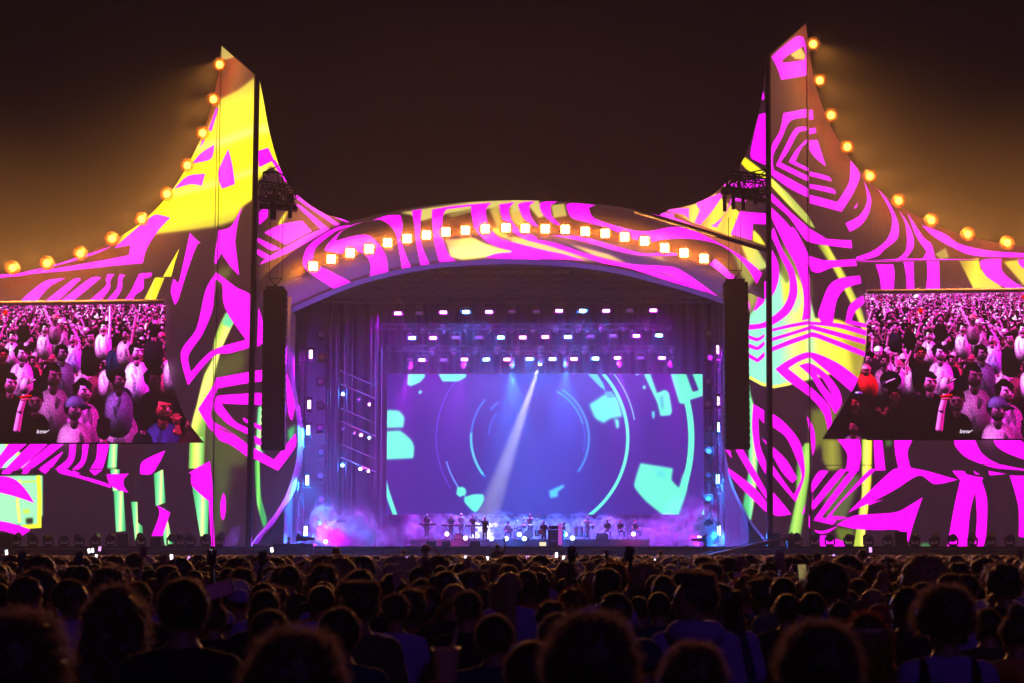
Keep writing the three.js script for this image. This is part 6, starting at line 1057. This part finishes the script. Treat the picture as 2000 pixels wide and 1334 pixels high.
  // lamps on the stage floor
  const spot = (px, py, z, kind, pw, label) => { const p = at(px, py, z), t = thing('floor_lamp', label, 'stage light', 'lamps on the stage floor', p); mesh('can', [cyl(0.12, 0.16, 0.22, 0, 0, -0.12, 12).rotateX(Math.PI / 2 * 0), box(0.4, 0.05, 0.2, 0, -0.2, -0.1)], M.black, t); mesh('lens', ball(0.16, 0, 0, 0.06, 12, 8), LENS[kind], t); lamp(t, V(0, 0.02, 0.4), RGB[kind] ?? [1, 1, 1], pw * 3); };
  spot(873, 1043, -134.2, 'P', 8, 'pink lamp on the floor left of the second keyboard'); spot(909, 1051, -134.2, 'P', 5, 'pink lamp on the floor between the keyboards'); spot(960, 1052, -134.2, 'C', 9, 'cyan lamp on the floor right of the singer'); spot(989, 1052, -134.2, 'C', 5, 'small cyan lamp below the seated guitarist'); spot(1014, 1044, -134.2, 'C', 9, 'bright cyan lamp left of the drum kit'); spot(1024, 1052, -134.2, 'C', 5, 'small cyan lamp below the drum kit'); spot(1104, 1044, -134.2, 'C', 16, 'bright cyan lamp right of the amplifier stack'); spot(1118, 1051, -134.2, 'C', 4, 'low cyan lamp in front of the hand drums'); spot(1237, 1043, -134.6, 'P', 5, 'pink lamp between the feet of the right seated musician');
  spot(636, 1058, -132, 'M', 200, 'magenta lamp shining into the smoke at the left of the stage'); spot(1366, 1050, -137, 'M', 110, 'magenta lamp shining into the smoke at the right of the stage');
  { const p = at(1060, 1064, -127.3), t = thing('lit_box', 'small pale lit box at the stage edge below the guitarist', 'lamp', null, V(p.x, DECK, -127.3)); mesh('light_panel', box(0.45, 0.26, 0.05, 0, 0.16, 0.12), glow(1, 0.85, 0.5, 1.1), t); mesh('case', box(0.5, 0.3, 0.2, 0, 0.16, 0), M.black, t); }
}
// added lamps, unseen behind the riser, to light the drape below the big screen
[[690, 0.5, 0, 1, 'violet'], [800, 0.5, 0, 1, 'violet'], [900, 0.25, 0.06, 1, 'blue'], [1000, 0.03, 0.25, 1, 'blue'], [1090, 0.03, 0.22, 1, 'blue'], [1190, 0.3, 0, 1, 'violet'], [1290, 0.5, 0, 1, 'violet']].forEach(([px, r, g, b, n], i) => {
  const z = -145.8, p = at(px, 1060, z), t = thing('added_floor_wash', `${n} wash lamp added unseen below the big screen, ${ORD[i]} from the left`, 'stage light', 'added wash lamps unseen behind the riser', V(p.x, DECK, z));
  mesh('housing', [box(0.6, 0.2, 0.3, 0, 0.1, 0, 0.03)], M.black, t); mesh('lens', box(0.5, 0.03, 0.2, 0, 0.215, 0), glow(r, g, b, 1), t); lamp(t, V(0, 0.4, -0.1), [r, g, b], 200, V(0, 0.55, -0.85), 1.3, 0.5);
});
// ---------------------------------------------------------------- cameras and the jib arm
{
  const pa = at(541, 1062, -127), pb = at(618, 1062, -127), P = thing('camera_platform', 'dark camera platform at the left of the stage', 'platform');
  mesh('platform_deck', box(pb.x - pa.x, 0.2, 2, (pa.x + pb.x) / 2, pa.y - 0.1, -126, 0.02), M.black, P); mesh('skirt', box(pb.x - pa.x - 0.1, pa.y - 0.2, 1.9, (pa.x + pb.x) / 2, (pa.y - 0.2) / 2, -126), M.fascia, P);
  const cam = (p, turn, label, small) => { const t = thing('broadcast_camera', label, 'camera', 'television cameras', p), k = small ? 0.8 : 1; mesh('camera_body', [box(0.3 * k, 0.36 * k, 0.75 * k, 0, 0, 0, 0.05), box(0.2 * k, 0.2 * k, 0.2 * k, 0, 0.24 * k, 0.2 * k, 0.03)], M.black, t); mesh('lens_barrel', cyl(0.13 * k, 0.1 * k, 0.55 * k, 0, 0, 0, 14).rotateX(Math.PI / 2).translate(0, 0, -0.6 * k), M.darkSteel, t); mesh('tripod', [tube(V(0, -0.2, 0), V(0.3, -1.1 * k, 0.3), 0.03), tube(V(0, -0.2, 0), V(-0.3, -1.1 * k, 0.3), 0.03), tube(V(0, -0.2, 0), V(0, -1.1 * k, -0.35), 0.03)], M.darkSteel, t); t.rotation.y = turn; };
  cam(at(589, 1052, -126), -1.4, 'television camera on the platform at the left of the stage'); cam(at(1370, 1054, -129), 1.3, 'television camera at the right of the stage', true);
  const op = at(565, 1049, -126.4); person({ x: op.x, z: -126.4, y: op.y - 1.765, turn: -1.3, shirt: 'black', label: 'camera operator standing on the platform at the left of the stage', group: 'camera crew' });
  const op2 = at(1377, 1043, -129.4); person({ x: op2.x, z: -129.4, y: op2.y - 1.765, turn: 1.2, shirt: 'black', label: 'camera operator behind the camera at the right of the stage', group: 'camera crew' });
  const A = at(1350, 1094, -108), B = at(1540, 1050, -118), t = thing('camera_jib', 'long camera crane arm slanting up at the right of the stage', 'camera crane');
  mesh('arm', tube(A, B, 0.13, 8, 0.1), M.mast, t); mesh('brace_cable', [tube(A.clone().add(V(0, 0.25, 0)), B.clone().add(V(0, 0.2, 0)), 0.03), tube(A, at(1350, 1094, -108).setY(0), 0.12, 8)], M.black, t);
  mesh('camera_head', [box(0.5, 0.5, 0.6, B.x + 0.15, B.y - 0.45, B.z, 0.06), box(0.7, 0.14, 0.2, B.x + 0.1, B.y - 0.1, B.z), cyl(0.12, 0.1, 0.4, 0, 0, 0, 12).rotateX(Math.PI / 2).translate(B.x + 0.15, B.y - 0.45, B.z - 0.45)], M.black, t);
}
// ---------------------------------------------------------------- smoke: many faint puffs, lit by the lamps about them
{
  const puff = new THREE.IcosahedronGeometry(1, 2), p = puff.attributes.position;
  for (let i = 0; i < p.count; i++) { const v = V(p.getX(i), p.getY(i), p.getZ(i)), k = 0.75 + 0.5 * noise(v.x * 2 + 5, v.y * 2, v.z * 2); p.setXYZ(i, v.x * k, v.y * k, v.z * k); }
  puff.computeVertexNormals();
  const bank = (label, n, alpha, place, shade = 0.8) => {
    const m = new THREE.InstancedMesh(puff, new THREE.MeshStandardMaterial({ color: lin(shade, shade, shade), roughness: 1, transparent: true, opacity: alpha }), n), M4 = new THREE.Matrix4();
    m.name = numbered('smoke'); for (let i = 0; i < n; i++) { const [x, y, z, r] = place(i / n); m.setMatrixAt(i, M4.compose(V(x, y, z), new THREE.Quaternion().setFromEuler(new THREE.Euler(rr(0, 6), rr(0, 6), rr(0, 6))), V(r * 1.2, r, r))); }
    tag(m, label, null, null, 'stuff'); scene.add(m);
  };
  const deckY = DECK;
  const bell = () => (rnd() + rnd() + rnd() - 1.5) / 1.5, wisp = (x, y, z) => noise(x * 0.45, y * 0.7, z * 0.35 + 3) > 0.42 + 0.25 * rnd() - 0.12;
  const drift = (px, spread, rise) => { for (;;) { const q = at(px + spread * Math.abs(bell()) * 1.6 - spread * 0.2, 1064 - rise * Math.abs(bell()) * 1.5, rr(-140.5, -132.5)); if (wisp(q.x, q.y, q.z)) return [q.x, Math.max(q.y, deckY + 0.25), q.z, rr(0.25, 0.9)]; } };
  bank('pink smoke rising at the left of the stage', 260, 0.006, () => drift(640, 120, 62));
  bank('pale smoke rising at the right of the stage', 130, 0.006, () => drift(1385, -70, 80));
  bank('low blue smoke behind the band', 320, 0.005, () => { const q = at(rr(800, 1330), 1056 - rr(0, 40), rr(-144.5, -139)); return [q.x, Math.max(q.y, deckY + 0.4), q.z, rr(0.3, 0.8)]; });
  bank('small grey puff of smoke in front of the left tower', 34, 0.05, (t) => { const q = at(455 + rr(-6, 6) + (1 - t) * rr(-14, 4) + t * rr(-4, 14), 1064 - t * 32 + rr(-4, 4), -125.5); return [q.x, q.y, q.z + rr(-0.4, 0.4), rr(0.12, 0.34)]; });
  bank('thin smoke drifting over the heads in the crowd', 30, 0.025, (t) => { const q = at(770 + t * 30 + rr(-30, 30), 1140 - t * 45 + rr(-12, 12), -rr(20, 30)); return [q.x, q.y, q.z, rr(0.12, 0.3)]; });
}
renderer.render(scene, camera);
